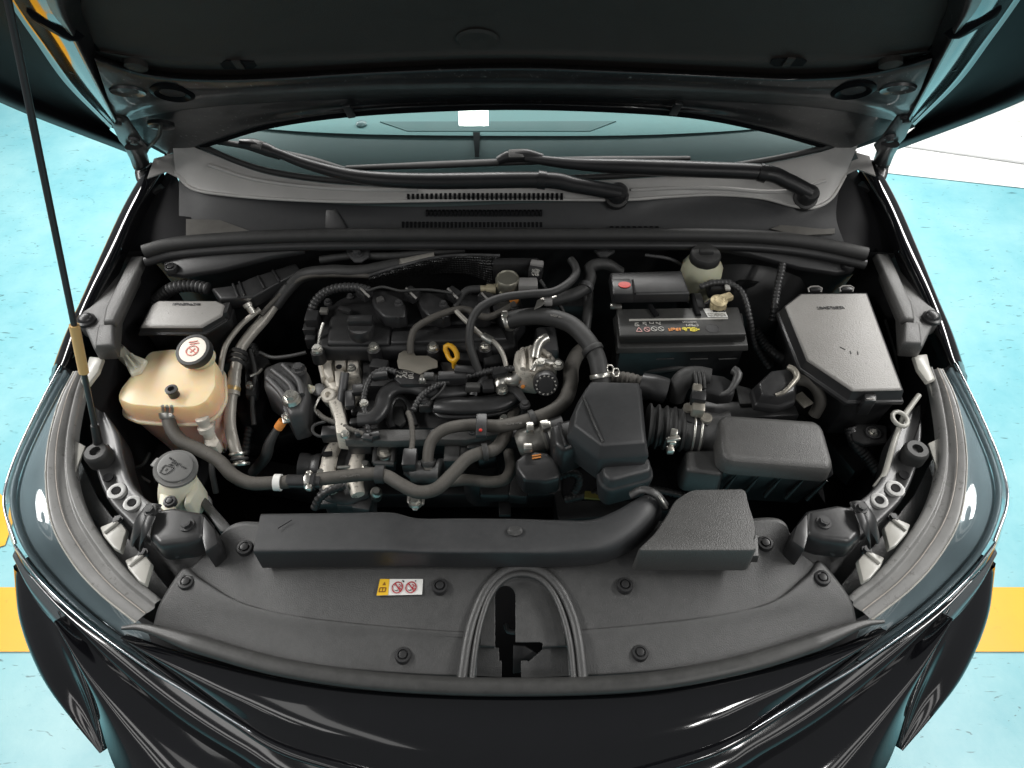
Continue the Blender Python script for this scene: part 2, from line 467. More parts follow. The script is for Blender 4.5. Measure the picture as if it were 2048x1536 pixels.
# ------------------------------------------------------------ floor of the garage
def floor_mat(name, base, light, scuff):
    mt = bpy.data.materials.new(name); mt.use_nodes = True
    N = mt.node_tree.nodes; L = mt.node_tree.links; b = N['Principled BSDF']
    tc = N.new('ShaderNodeTexCoord')
    n1 = N.new('ShaderNodeTexNoise'); n1.inputs['Scale'].default_value = 2.2; n1.inputs['Detail'].default_value = 8; n1.inputs['Roughness'].default_value = 0.7
    n2 = N.new('ShaderNodeTexNoise'); n2.inputs['Scale'].default_value = 9; n2.inputs['Detail'].default_value = 12; n2.inputs['Roughness'].default_value = 0.75; n2.inputs['Distortion'].default_value = 1.5
    n3 = N.new('ShaderNodeTexNoise'); n3.inputs['Scale'].default_value = 26; n3.inputs['Detail'].default_value = 6; n3.inputs['Distortion'].default_value = 3
    mp = N.new('ShaderNodeMapping'); mp.inputs['Scale'].default_value = (0.35, 1.4, 1); mp.inputs['Rotation'].default_value = (0, 0, R(-25))
    L.new(tc.outputs['Object'], mp.inputs[0])
    L.new(tc.outputs['Object'], n1.inputs['Vector']); L.new(tc.outputs['Object'], n2.inputs['Vector']); L.new(mp.outputs[0], n3.inputs['Vector'])
    r1 = N.new('ShaderNodeMapRange'); r1.inputs[1].default_value = 0.35; r1.inputs[2].default_value = 0.68; L.new(n1.outputs['Fac'], r1.inputs[0])
    mx = N.new('ShaderNodeMix'); mx.data_type = 'RGBA'; mx.inputs[6].default_value = (*base, 1); mx.inputs[7].default_value = (*light, 1)
    L.new(r1.outputs[0], mx.inputs[0])
    r2 = N.new('ShaderNodeMapRange'); r2.inputs[1].default_value = 0.63; r2.inputs[2].default_value = 0.70; r2.inputs[4].default_value = 0.55; L.new(n2.outputs['Fac'], r2.inputs[0])
    mx2 = N.new('ShaderNodeMix'); mx2.data_type = 'RGBA'; mx2.inputs[7].default_value = (*scuff, 1)
    L.new(r2.outputs[0], mx2.inputs[0]); L.new(mx.outputs[2], mx2.inputs[6])
    r3 = N.new('ShaderNodeMapRange'); r3.inputs[1].default_value = 0.655; r3.inputs[2].default_value = 0.69; r3.inputs[4].default_value = 0.7; L.new(n3.outputs['Fac'], r3.inputs[0])
    mx3 = N.new('ShaderNodeMix'); mx3.data_type = 'RGBA'; mx3.inputs[7].default_value = (*[c * 0.3 for c in scuff], 1)
    L.new(r3.outputs[0], mx3.inputs[0]); L.new(mx2.outputs[2], mx3.inputs[6])
    L.new(mx3.outputs[2], b.inputs['Base Color'])
    b.inputs['Roughness'].default_value = 0.32
    bp = N.new('ShaderNodeBump'); bp.inputs['Strength'].default_value = 0.15; bp.inputs['Distance'].default_value = 0.004
    L.new(n2.outputs['Fac'], bp.inputs['Height']); L.new(bp.outputs[0], b.inputs['Normal'])
    return mt
def sheet(name, pts, mt, parent=None):
    bm = bmesh.new(); bm.faces.new([bm.verts.new(p) for p in pts])
    return build(name, bm, mt, parent, smooth=False)
f_cyan = floor_mat('cyan_floor_paint', (0.17, 0.45, 0.51), (0.30, 0.57, 0.60), (0.07, 0.26, 0.30))
f_pale = floor_mat('pale_floor_paint', (0.74, 0.76, 0.74), (0.82, 0.83, 0.81), (0.5, 0.52, 0.5))
structure(sheet('floor', [(-7, -4, 0), (7, -4, 0), (7, 8, 0), (-7, 8, 0)], f_cyan))
structure(sheet('pale_floor_lane', [P(1640, 331, 0.004), P(2120, 384, 0.004), (6.5, 2.1, 0.004), (6.5, 7.5, 0.004), (1.0, 7.5, 0.004)], f_pale))
structure(sheet('floor_marking_stripe', [(-3.5, 0.668, 0.004), (3.5, 0.668, 0.004), (3.5, 0.84, 0.004), (-3.5, 0.84, 0.004)], orange))
structure(sheet('floor_marking_line', A([(-120, 1130, 0.004), (10, 1090, 0.004), (34, 1020, 0.004), (-60, 930, 0.004), (-420, 930, 0.004), (-420, 1130, 0.004)]), orange))
structure(sheet('orange_reflection_patch', [(-2.12, 1.7, .004), (-3.2, 1.7, .004), (-3.7, 3.7, .004), (-2.72, 3.7, .004)], orange))  # unseen orange patch, added to reflect in the left hood wall
structure(sheet('floor_joint', A([(1780, 286, .008), (2100, 331, .008), (2100, 335, .008), (1780, 289, .008)]), mat('grey_joint', (.45, .46, .46), .6)))

# ------------------------------------------------------------ the car
car = thing('car', 'black hatchback car with its hood raised, standing on the cyan floor', 'car', (0, 0.9, 0))

# dark inner bay: floor tray, firewall and inner wings
box('undertray', (0, 0.86, 0.42), (1.50, 0.90, 0.03), deep, car, bevel=0)
fw = [[P(235, 505, 0.905), P(600, 480, 0.905), P(1020, 478, 0.905), P(1450, 480, 0.905), P(1790, 508, 0.905)]]
fw.append([p + V((0, 0.03, -0.16)) for p in fw[0]]); fw.append([p + V((0, 0.02, -0.5)) for p in fw[0]])
loft('firewall', fw, 30, 8, smooth_plastic, car)
for s in (-1, 1):
    top = A(side([(288, 500, 0.90), (232, 620, 0.87), (190, 735, 0.85), (182, 830, 0.82), (250, 1000, 0.79), (300, 1060, 0.78)], s))
    loft('inner_wing', [top, [p + V((-s * 0.03, 0, -0.12)) for p in top], [p + V((-s * 0.05, 0, -0.40)) for p in top]], 30, 8, deep if s < 0 else deep, car)

# fenders
for s in (-1, 1):
    inn = A(side([(322, 335, 0.985), (268, 425, 0.955), (232, 510, 0.925), (192, 595, 0.895), (160, 665, 0.875), (128, 735, 0.855)], s))
    out = A(side([(300, 325, 0.985), (254, 405, 0.958), (212, 495, 0.928), (170, 590, 0.898), (138, 660, 0.876), (112, 728, 0.852)], s))
    o2 = [p + V((s * 0.020, 0, -0.025)) for p in out]; o3 = [p + V((s * 0.045, 0, -0.10)) for p in out]; o4 = [p + V((s * 0.05, 0, -0.45)) for p in out]
    loft('fender', [[p + V((0, 0, -0.03)) for p in inn], inn, out, o2, o3, o4], 40, 24, paint, car)
    # grained side covers along the hood gap
    sc = prism('side_cover', side([(238, 506), (290, 507), (262, 560), (232, 625), (226, 695), (188, 697), (170, 655), (158, 650), (160, 632), (196, 570)], s), 0.905 if False else 0.89, [(0.004, 0.001), (0.03, 0.002)], plastic_mid, car, bevel=0.004)
    prism('cover_ridge', side([(262, 512), (288, 511), (258, 575), (228, 640), (206, 642), (212, 612)], s), 0.903, [(0.016, 0.004)], plastic_mid, sc, bevel=0.004)
    prism('cover_step', side([(196, 650), (224, 648), (225, 688), (190, 690)], s), 0.899, [(0.012, 0.003)], plastic_mid, sc, bevel=0.003)
    c = P(*mir((172, 640, 0.894))) if s > 0 else P(172, 640, 0.894)
    lathe('cover_fastener', [(0.017, -0.004), (0.017, 0.002), (0.013, 0.004), (0.012, 0.008), (0.008, 0.011), (0, 0.012)], c, smooth_plastic, sc)
    # black gusset under the hinge
    g = A(side([(338, 322, 0.985), (374, 395, 0.955), (384, 468, 0.925), (296, 502, 0.900), (244, 506, 0.90), (234, 482, 0.915), (272, 415, 0.945)], s))
    plate('hinge_pocket', [p + V((0, 0, -0.012)) for p in g], 0.004, deep, car, bevel=0)
    pc = A(side([(286, 352, 1.0), (300, 312, 1.01), (345, 300, 1.012), (366, 325, 1.0), (352, 352, .99), (324, 338, .995)], s))
    plate('pillar_foot', [p + V((0, .01, -.012)) for p in pc], .004, cowl_m, car, bevel=.001)
    # pool of light in the cowl channel, put in as a paler plate
    g = A(side([(372, 438, 0.932), (372, 472, 0.922), (452, 476, 0.922), (500, 462, 0.924), (440, 440, 0.93)], s))
    plate('cowl_light_patch', g, 0.003, mat('cowl_light_patch_tone', (.13, .125, .115), .5, var=.45, vscale=30), car, bevel=0)

# headlights
HL = dict(
 r0=[(176, 742, .856), (162, 790, .846), (148, 870, .826), (149, 950, .806), (172, 1022, .790), (216, 1092, .772), (264, 1150, .758), (324, 1200, .745)],
 r1=[(148, 744, .858), (120, 800, .848), (98, 880, .833), (92, 960, .813), (104, 1048, .790), (144, 1124, .767), (196, 1184, .750), (272, 1246, .733)],
 r2=[(136, 738, .856), (94, 810, .842), (56, 890, .822), (44, 970, .802), (62, 1050, .785), (115, 1130, .757), (185, 1205, .738), (286, 1282, .724)],
 r3=[(122, 732, .848), (66, 840, .82), (22, 940, .79), (9, 1010, .765), (32, 1088, .748), (86, 1160, .727), (172, 1240, .716), (292, 1330, .707)])
lens_m = glass('smoked_lamp_lens', (0.80, 0.86, 0.88), 0.03, 1.55)
bezel_m = mat('dark_lamp_bezel', (0.36, 0.42, 0.44), 0.34, var=0.15, coat=0.4)
for s in (-1, 1):
    h = thing('headlight', 'x', 'x', P(*side([(120, 1000, 0.6)], s)[0])) if False else None
    rows = {k: A(side(v, s)) for k, v in HL.items()}
    down = [p + V((s * 0.012, -0.012, -0.045)) for p in rows['r3']]
    hous = loft('headlight', [[p + V((-s * 0.004, 0.004, -0.022)) for p in rows[k]] for k in ('r1', 'r2', 'r3')] + [[p + V((-s * .01, 0.01, -0.03)) for p in down]], 60, 20, bezel_m, car)
    loft('lamp_lens', [rows['r1'], rows['r2'], rows['r3'], down], 80, 30, lens_m, hous)
    loft('lamp_flange', [[p + V((0, 0, -0.02)) for p in rows['r0']], rows['r0'], [a.lerp(b, 0.22) + V((0, 0, 0.005)) for a, b in zip(rows['r0'], rows['r1'])], [a.lerp(b, 0.34) + V((0, 0, -0.003)) for a, b in zip(rows['r0'], rows['r1'])], [a.lerp(b, 0.7) + V((0, 0, 0.002)) for a, b in zip(rows['r0'], rows['r1'])], rows['r1'], [p + V((0, 0, -0.012)) for p in rows['r1']]], 80, 40, lamp_seal, hous)
    sweep('flange_line', [a.lerp(b, .62) + V((0, 0, .0035)) for a, b in zip(rows['r0'], rows['r1'])], .0010, mat('pale_seam', (.40, .36, .32), .35), hous, n=6)
    sweep('lens_seam', [p + V((0, 0, 0.001)) for p in rows['r1']], 0.0016, lamp_tab, hous, n=6)
    sweep('lens_edge', [p + V((0, 0, 0.001)) for p in rows['r3'][:5]], 0.0026, chrome, hous, n=8)
    # inner light guide seen through the lens
    sweep('light_guide', [a.lerp(b, 0.72) + V((0, 0, -0.012)) for a, b in zip(rows['r2'], rows['r3'])], 0.005, bezel_m, hous, n=8)
    # ribs of the back flange
    for web in (((176, 762, .850), (152, 800, .840), (134, 862, .823), (164, 806, .835)), ((132, 872, .822), (170, 892, .815), (142, 966, .80), (124, 930, .806))):
        plate('flange_web', A(side(web, s)), 0.004, lamp_tab, hous, bevel=0.001)
    # mounting tabs
    for (tx, ty, tz) in ((222, 1062, .79), (272, 1128, .772)):
        tab = prism('lamp_tab', side([(tx - 22, ty - 8), (tx + 14, ty - 24), (tx + 30, ty - 2), (tx + 18, ty + 40), (tx + 4, ty + 32), (tx - 16, ty + 8)], s), tz, [(0.012, 0.001)], lamp_tab, hous, bevel=0.002)
        p0, p1 = A(side([(tx - 14, ty + 4, tz + .001), (tx + 14, ty - 18, tz + .001)], s))
        sweep('tab_rib', [p0, p0.lerp(p1, .5), p1], 0.0035, lamp_tab, tab, n=6)
        bolt(P(*side([(tx + 14, ty - 22, tz)], s)[0]), 0.006, tab, steel_black)
    tp = prism('lamp_tab', side([(178, 712), (206, 715), (196, 742), (176, 768), (160, 762), (172, 735)], s), .862, [(0.010, 0.001)], lamp_tab, hous, bevel=0.003)

# black support rails beside the headlights
for s in (-1, 1):
    le = [(188, 815, .812), (184, 880, .808), (192, 940, .804), (216, 1000, .80), (256, 1045, .80), (300, 1088, .80)]
    ri = [(214, 830, .806), (240, 870, .802), (252, 925, .80), (272, 975, .798), (312, 1012, .80), (350, 1030, .80)]
    a = A(side(le, s)); b = A(side(ri, s))
    lo = lambda L, z: [p + V((0, 0, z)) for p in L]
    rail = loft('support_rail', [lo(a, -0.03), lo(a, -0.004), [p.lerp(q, .12) + V((0, 0, .004)) for p, q in zip(a, b)], [p.lerp(q, .5) for p, q in zip(a, b)], [p.lerp(q, .88) + V((0, 0, .004)) for p, q in zip(a, b)], lo(b, -0.004), lo(b, -0.05)], 50, 26, steel_black, car)
    # rubber buffer and punched holes
    bc = P(*side([(202, 918, .808)], s)[0])
    lathe('rubber_buffer', [(.021, -.004), (.021, .016), (.019, .022), (.017, .024), (.009, .024), (.008, .016), (0, .016)], bc, rubber_dark, rail)
    for (hx, hy, hw, rim) in ((217, 956, 20, 0), (233, 982, 18, 1), (264, 1006, 17, 1)):
        c = P(*side([(hx, hy, .8035)], s)[0]); r = m(hw, c) / 2
        if rim: lathe('hole_rim', [(r * 2.3, -.003), (r * 2.0, .0008), (r * 1.1, .0014), (r, .0012)], c, mat('worn_steel_rim', (.22, .22, .215), .35, metal=.3), rail)
        lathe('punched_hole', [(r * 1.02, 0), (r * 1.02, .0026), (r * .9, .0022), (0, .0018)], c, deep, rail, n=16)
    eb = prism('rail_end_box', side([(306, 1022), (345, 1016), (404, 1027), (402, 1070), (372, 1080), (318, 1086), (300, 1068)], s), .828, [(.010, .004), (.045, .006), (.055, .002)], steel_black, rail, bevel=.006, seg=3)
    prism('end_plate', side([(404, 1026), (428, 1056), (436, 1086), (410, 1104), (402, 1072)], s), .824, [(.012, .001), (.06, .001)], steel_black, rail, bevel=.004)
    bolt(P(*side([(374, 1050, .829)], s)[0]), .0085, eb, steel_black)
    bolt(P(*side([(356, 1100, .79)], s)[0]) + V((0, -.004, 0)), .007, eb, steel_black, ax=(0, -1, .3))
    st = A(side([(308, 1010, .836), (300, 1022, .839), (284, 1042, .836), (272, 1062, .822), (266, 1080, .80)], s))
    sp = sweep('strap_clip', st, 0.013, smooth_plastic, rail, flat=(1.0, 0.3), n=12)
    st = A(side([(302, 1032, .842), (292, 1055, .838), (284, 1075, .822), (282, 1096, .79)], s))
    sweep('strap_clip', st, 0.008, smooth_plastic, rail, flat=(1.0, 0.35), n=10)
    bolt(P(*side([(300, 1021, .843)], s)[0]), .0075, rail, steel_black)
    # splash panel closing the gap between rail, lamp and cover
    e1 = A(side([(215, 745, .80), (205, 830, .77), (215, 900, .75), (240, 970, .745), (300, 1040, .74), (390, 1080, .73), (460, 1120, .72)], s))
    e2 = A(side([(150, 745, .82), (105, 830, .79), (90, 920, .76), (100, 1010, .74), (170, 1120, .71), (250, 1210, .69), (340, 1265, .69)], s))
    loft('splash_panel', [e1, [p.lerp(q, .5) + V((0, 0, -.01)) for p, q in zip(e1, e2)], e2], 30, 8, smooth_plastic, car)
    # grey tray between rail and lamp, under the tabs
    q = A(side([(150, 905, .79), (190, 990, .778), (250, 1070, .76), (330, 1170, .735), (330, 1215, .725), (230, 1150, .735), (160, 1050, .765), (135, 960, .785)], s))
    plate('lamp_tray', [p + V((0, 0, -.012)) for p in q], .004, plastic, car, bevel=0)

# ------------------------------------------------------------ nose and bumper
def both(pts):
    return A(pts)
top = [(248, 1272, .728), (330, 1300, .727), (480, 1345, .726), (700, 1384, .725), (1010, 1399, .724), (1300, 1388, .725), (1520, 1345, .726), (1680, 1297, .727), (1766, 1258, .728)]
low = [(246, 1274, .720), (330, 1338, .708), (460, 1428, .695), (620, 1508, .683), (1010, 1580, .668), (1380, 1508, .683), (1560, 1418, .695), (1690, 1325, .708), (1768, 1260, .720)]
t3, l3 = A(top), A(low)
mid = [a.lerp(b, .5) + V((0, -.006, .010)) for a, b in zip(t3, l3)]
loft('nose_panel', [[p + V((0, .006, -.006)) for p in t3], t3, mid, l3], 90, 24, paint, car)
mould = [p + V((0, -.004, -.004)) for p in l3]
mo = sweep('nose_moulding', mould, [.002, .006, .009, .010, .010, .010, .009, .006, .002], paint, car, n=12, flat=(1, .8))
for s in (-1, 1):
    e = A(side([(32, 1090, .748), (86, 1162, .727), (172, 1242, .716), (292, 1330, .709), (360, 1372, .704), (450, 1428, .694), (548, 1490, .684)], s))
    sweep('bright_edge', [p + V((0, -.002, .003)) for p in e], [.0022, .0026, .0028, .003, .003, .0024, .001], chrome, mo, n=8)
    # band below the moulding, then the bumper wing
    a = A(side([(60, 1140, .712), (128, 1208, .706), (240, 1290, .700), (360, 1372, .690), (500, 1462, .678), (640, 1530, .666), (1010, 1600, .65)], s))
    b = A(side([(66, 1150, .700), (132, 1232, .690), (220, 1335, .672), (340, 1440, .656), (460, 1520, .640), (600, 1590, .625), (1010, 1660, .60)], s))
    loft('bumper_band', [[p + V((0, .015, .004)) for p in a], a, [p.lerp(q, .5) + V((0, -.006, .006)) for p, q in zip(a, b)], b], 50, 16, paint, car)
    a = A(side([(132, 1230, .690), (220, 1334, .672), (340, 1439, .656), (460, 1519, .640), (600, 1589, .625), (1010, 1659, .60)], s))
    b = A(side([(142, 1246, .676), (185, 1390, .640), (232, 1540, .605), (330, 1680, .58), (600, 1780, .56), (1010, 1840, .54)], s))
    loft('bumper', [a, [p.lerp(q, .35) + V((s * .012, -.012, .012)) for p, q in zip(a, b)], b], 60, 20, paint, car)
    # corner winglet with its crease
    a = A(side([(28, 1130, .672), (40, 1240, .645), (80, 1345, .615), (135, 1425, .59), (207, 1502, .56)], s))
    c = A(side([(70, 1165, .688), (95, 1250, .665), (130, 1325, .64), (168, 1405, .605), (207, 1500, .565)], s))
    b = A(side([(120, 1222, .690), (140, 1262, .672), (165, 1335, .645), (190, 1415, .608), (208, 1498, .568)], s))
    wg = loft('bumper_winglet', [[p + V((-s * .05, .06, -.03)) for p in a], a, c, b, [p + V((-s * .03, .04, -.02)) for p in b]], 40, 20, paint, car)
    sweep('winglet_edge', [p + V((0, 0, .001)) for p in b], [.004, .005, .005, .004, .002], paint, wg, n=8)
    # lower lamp facet under the bright edge
    f1 = A(side([(30, 1100, .712), (62, 1142, .708), (100, 1182, .704), (132, 1216, .700)], s))
    f2 = A(side([(36, 1120, .70), (56, 1176, .685), (92, 1232, .668), (134, 1284, .655)], s))
    loft('lower_lamp_facet', [f1, [p.lerp(q, .5) + V((s * .004, -.004, .002)) for p, q in zip(f1, f2)], f2], 20, 8, mat('bright_lamp_reflector', (.30, .33, .34), .12, metal=.8, var=.3, vscale=9, rvar=.05), car)

# front seal strip
seal = A([(244, 1256, .742), (290, 1256, .745), (400, 1290, .745), (560, 1334, .745), (760, 1363, .745), (1010, 1374, .745), (1280, 1365, .745), (1480, 1330, .745), (1620, 1288, .745), (1720, 1250, .745), (1768, 1243, .742)])
o = sweep('front_seal_strip', seal, [.003] + [.0135] * 9 + [.003], seal_rubber, None, n=14, flat=(1, .8))
tag(o, 'long dusty black rubber seal strip along the front edge of the radiator cover', 'seal strip')
# ------------------------------------------------------------ raised hood
def HR(pts, off): return [HP(x, y, off) for x, y in pts]
E = [(334, 312), (420, 286), (520, 255), (640, 234), (800, 220), (1020, 213), (1240, 219), (1400, 232), (1530, 258), (1620, 283), (1695, 304)]
D = [(240, 246), (330, 226), (430, 213), (560, 204), (760, 196), (1020, 192), (1270, 196), (1480, 204), (1600, 212), (1700, 224), (1790, 245)]
D2 = [(225, 222), (330, 206), (430, 196), (560, 186), (760, 176), (1020, 172), (1270, 176), (1480, 186), (1600, 194), (1700, 204), (1800, 222)]
C2 = [(190, 120), (300, 150), (430, 158), (560, 154), (760, 142), (1020, 134), (1270, 142), (1480, 152), (1600, 156), (1730, 148), (1840, 120)]
C1 = [(184, 104), (300, 140), (430, 150), (560, 146), (760, 136), (1020, 127), (1270, 136), (1480, 145), (1600, 148), (1730, 140), (1848, 104)]
for L_ in (D, D2, C2, C1):
    L_[-1] = mir((L_[0][0], L_[0][1] + 5))
hood = loft('hood', [HR(E, -.004), HR([(x, y - 5) for x, y in E], .004), HR([((a + c) / 2, (b + d) / 2) for (a, b), (c, d) in zip(E, D)], -.004), HR(D, -.004)], 80, 18, hood_in, car)
loft('hood_beam', [HR(D, -.006), HR(D2, .030), HR([((a * 2 + c) / 3, (b * 2 + d) / 3) for (a, b), (c, d) in zip(D2, C2)], .036), HR([((a + 2 * c) / 3, (b + 2 * d) / 3) for (a, b), (c, d) in zip(D2, C2)], .034), HR(C2, .028), HR(C1, .010)], 90, 30, hood_in, hood)
sweep('hood_rear_lip', HR(E, .0), .006, hood_gloss, hood, n=10)
# liner: one big recessed pad
lp = [(150, -260), (160, 0), (176, 56), (214, 104), (290, 134), (430, 149), (560, 145), (760, 135), (1020, 126), (1270, 135), (1480, 144), (1620, 147), (1740, 133), (1815, 100), (1850, 50), (1870, 0), (1880, -260)]
def liner_pt(x, y, o): return HP(x, y, o)
L_top = [(150 + i * 176, -260) for i in range(11)]
L_mid = [(162, 0), (330, 0), (500, 0), (680, 0), (850, 0), (1020, 0), (1190, 0), (1360, 0), (1530, 0), (1700, 0), (1896, 0)]
L_lo = [(200, 100), (330, 106), (500, 108), (680, 104), (850, 98), (1020, 96), (1190, 98), (1360, 104), (1530, 108), (1690, 106), (1856, 98)]
loft('hood_liner', [HR(C1, .008), HR([((a + c) / 2, (b + d) / 2) for (a, b), (c, d) in zip(C1, L_lo)], .016), HR(L_lo, .010), HR([(x, (y + b) / 2) for (x, y), (a, b) in zip(L_mid, L_lo)], .004), HR(L_mid, .004), HR(L_top, .004)], 80, 30, liner_m, hood)
for s in (-1, 1):
    # inner frame border, stepped wall and outer skin along the side
    def HS(pts, off): return HR(side(pts, s), off)
    Bi = [(150, -250), (160, 0), (178, 60), (196, 112), (236, 236)]
    Bm = [(90, -250), (122, 0), (150, 70), (176, 126), (232, 240)]
    Bo = [(20, -250), (92, 0), (136, 66), (170, 130), (230, 246)]
    Ao = [(-120, -250), (30, 0), (90, 88), (150, 172), (226, 252)]
    Oo = [(-150, -250), (14, 0), (70, 82), (135, 172), (220, 256)]
    Sk = [(-330, -250), (-130, 0), (-40, 118), (60, 190), (222, 262)]
    Se = [(-420, -250), (-200, 60), (-60, 158), (40, 210), (130, 240), (262, 296)]
    loft('hood_frame', [HS(Bi, .010), HS(Bm, .040), HS(Bo, .040)], 40, 10, hood_in, hood)
    wall = loft('hood_side_wall', [HS(Bo, .040), HS([((a + c) / 2, (b + d) / 2) for (a, b), (c, d) in zip(Bo, Ao)], .030), HS(Ao, .004), HS(Oo, .000)], 50, 14, hood_wall, hood)
    loft('hood_skin_edge', [HS(Oo, .0), HS([((a + c) / 2, (b + d) / 2) for (a, b), (c, d) in zip(Oo, Sk)], -.012), HS(Sk, -.010), HS(Se[:4] + [Se[5]], .006), HS([(x - 6, y + 10) for x, y in Se[:4] + [Se[5]]], -.004)], 50, 20, hood_gloss, hood)
    # pressed details on the side wall
    c = HP(*side([(108, 48)], s)[0], .028)
    lathe('pressed_boss', [(.034, -.006), (.030, .004), (.022, .009), (0, .010)], c, hood_gloss, hood, ax=HN + V((s * .5, 0, 0)), squash=.55)
    c = HP(*side([(163, 152)], s)[0], .018)
    lathe('pressed_boss', [(.018, -.004), (.016, .004), (.006, .004), (0, .003)], c, hood_gloss, hood, ax=HN + V((s * .5, 0, 0)))
    # cup with a hole and oval in the beam
    c = HP(*side([(345, 184)], s)[0], .034)
    lathe('drain_cup', [(.034, -.006), (.032, .003), (.026, .006), (.016, .001), (.013, -.004), (0, -.006)], c, hood_gloss, hood, ax=HN, n=28)
    lathe('cup_hole', [(.0125, -.003), (.0125, -.0005), (0, -.0005)], c, deep, hood, ax=HN)
    c = HP(*side([(256, 182)], s)[0], .036)
    lathe('oval_emboss', [(.030, -.004), (.026, .003), (.016, .0), (0, -.001)], c, hood_in, hood, ax=HN, squash=.7)
    c = HP(*side([(272, 133)], s)[0], .022)
    lathe('liner_clip', [(.016, -.006), (.016, .002), (.010, .005), (0, .006)], c, liner_m, hood, ax=HN)
    # slot with a tongue in the liner
    q = HR(side([(440, 128), (452, 122), (508, 124), (514, 132), (504, 138), (448, 138)], s), .0165)
    sl = plate('liner_slot', q, .002, deep, hood, bevel=0)
    q = HR(side([(462, 122), (478, 122), (490, 138), (474, 138)], s), .019)
    plate('slot_tongue', q, .002, liner_m, hood, bevel=0)
    # hinge: arm, wrist and bolts
    hp = side([(216, 234), (236, 226), (256, 240), (286, 284), (300, 298), (290, 318), (258, 304), (238, 282)], s)
    hi = plate('hinge', HR(hp, .020), .006, steel_black, car, bevel=.002)
    a = [HP(*side([(270, 290)], s)[0], .02), P(*side([(283, 330, .99)], s)[0]), P(*side([(293, 360, .965)], s)[0]), P(*side([(316, 386, .95)], s)[0])]
    sweep('hinge_arm', a, [.020, .017, .017, .020], steel_black, hi, flat=(1, .45), n=12)
    for bx, by in ((236, 243), (268, 281)):
        bolt(HP(*side([(bx, by)], s)[0], .024), .007, hi, iron, ax=HN)
    q = HR(side([(684, 216), (700, 214), (712, 236), (696, 238)], s), .012)
    plate('lip_clip', q, .006, smooth_plastic, hood, bevel=.002)
# outer skin behind it all
def full(l): return l + [mir((x, y + 5)) for x, y in reversed(l)]
loft('hood_outer_skin', [HR(E, -.012), HR(full([(238, 262), (330, 246), (560, 228), (800, 214)]), -.028), HR(full([(70, 188), (250, 180), (560, 160), (800, 150)]), -.03), HR(full([(-30, 112), (200, 80), (560, 60), (800, 50)]), -.03), HR(full([(-140, 0), (200, -40), (560, -60), (800, -60)]), -.03), HR(full([(-330, -260), (200, -270), (560, -280), (800, -280)]), -.03)], 40, 20, hood_gloss, hood)
# centre dent of the liner
lathe('liner_dimple', [(.030, -.002), (.026, .001), (.012, -.001), (0, -.002)], HP(955, 82, .010), liner_m, hood, ax=HN)
# grommet and the washer hose that leaves the hood
gr = lathe('hose_grommet', [(.024, -.004), (.024, .003), (.020, .005), (.007, .005), (0, .005)], HP(322, 250, .006), hood_in, hood, ax=HN, squash=.8)
sweep('washer_hose', [HP(322, 248, .012), HP(318, 270, .02), HP(304, 288, .026), P(286, 305, 1.0)], .0035, rubber_dark, gr, n=8)

# ------------------------------------------------------------ windscreen, dashboard, wipers, cowl
glass_m = glass('windscreen_glass', (0.72, 0.86, 0.86), 0.01, 1.5)
gb = [(345, 268), (400, 290), (480, 324), (560, 346), (690, 362), (860, 366), (1020, 360), (1220, 352), (1390, 340), (1520, 322), (1640, 297), (1720, 270)]
g0 = [GP(x, y) for x, y in gb]; g1 = [p + V((p.x * -0.06, .60, .346)) for p in g0]
ws = loft('windscreen', [g0, g1], 60, 2, glass_m, car)
sweep('windscreen_rubber', [p + V((0, -.002, .001)) for p in g0], .006, rubber_dark, ws, n=8)
dash_dark_m = mat('dashboard_reflection_grey', (0.085, 0.115, 0.115), 0.55, var=0.12)  # darker dashboard front: reflection in the glass put into its colour
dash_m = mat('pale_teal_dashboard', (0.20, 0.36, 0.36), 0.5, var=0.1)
zD = 0.985
d0 = [p + V((0, -.03, -.035)) for p in g0]
d1 = A([(300, 236, zD), (480, 256, zD), (700, 270, zD), (1020, 274, zD), (1300, 272, zD), (1540, 258, zD), (1760, 231, zD)])
dash = loft('dashboard', [d0, [p + V((0, .02, -.022)) for p in g0], [p + V((0, .02, -.001)) for p in d1]], 60, 10, dash_dark_m, car)
d2 = A([(240, 170, zD), (480, 170, zD), (700, 170, zD), (1020, 170, zD), (1300, 170, zD), (1540, 170, zD), (1820, 170, zD)])
loft('dashboard_pad', [[p + V((0, -.0, .003)) for p in d1], d2], 40, 2, dash_m, dash)
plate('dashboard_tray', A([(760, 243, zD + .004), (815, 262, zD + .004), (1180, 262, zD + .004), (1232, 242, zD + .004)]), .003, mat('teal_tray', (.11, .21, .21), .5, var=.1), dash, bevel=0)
lathe('sun_sensor', [(.012, 0), (.012, .003), (.008, .006), (0, .007)], P(723, 249, zD + .003), mat('grey_sensor', (.35, .42, .43), .2), dash)
plate('mirrored_post_strip', A([(946, 264, zD + .006), (960, 264, zD + .006), (958, 312, zD + .004), (950, 312, zD + .004)]), .002, deep, dash, bevel=0)  # dark strip standing for a post mirrored in the glass

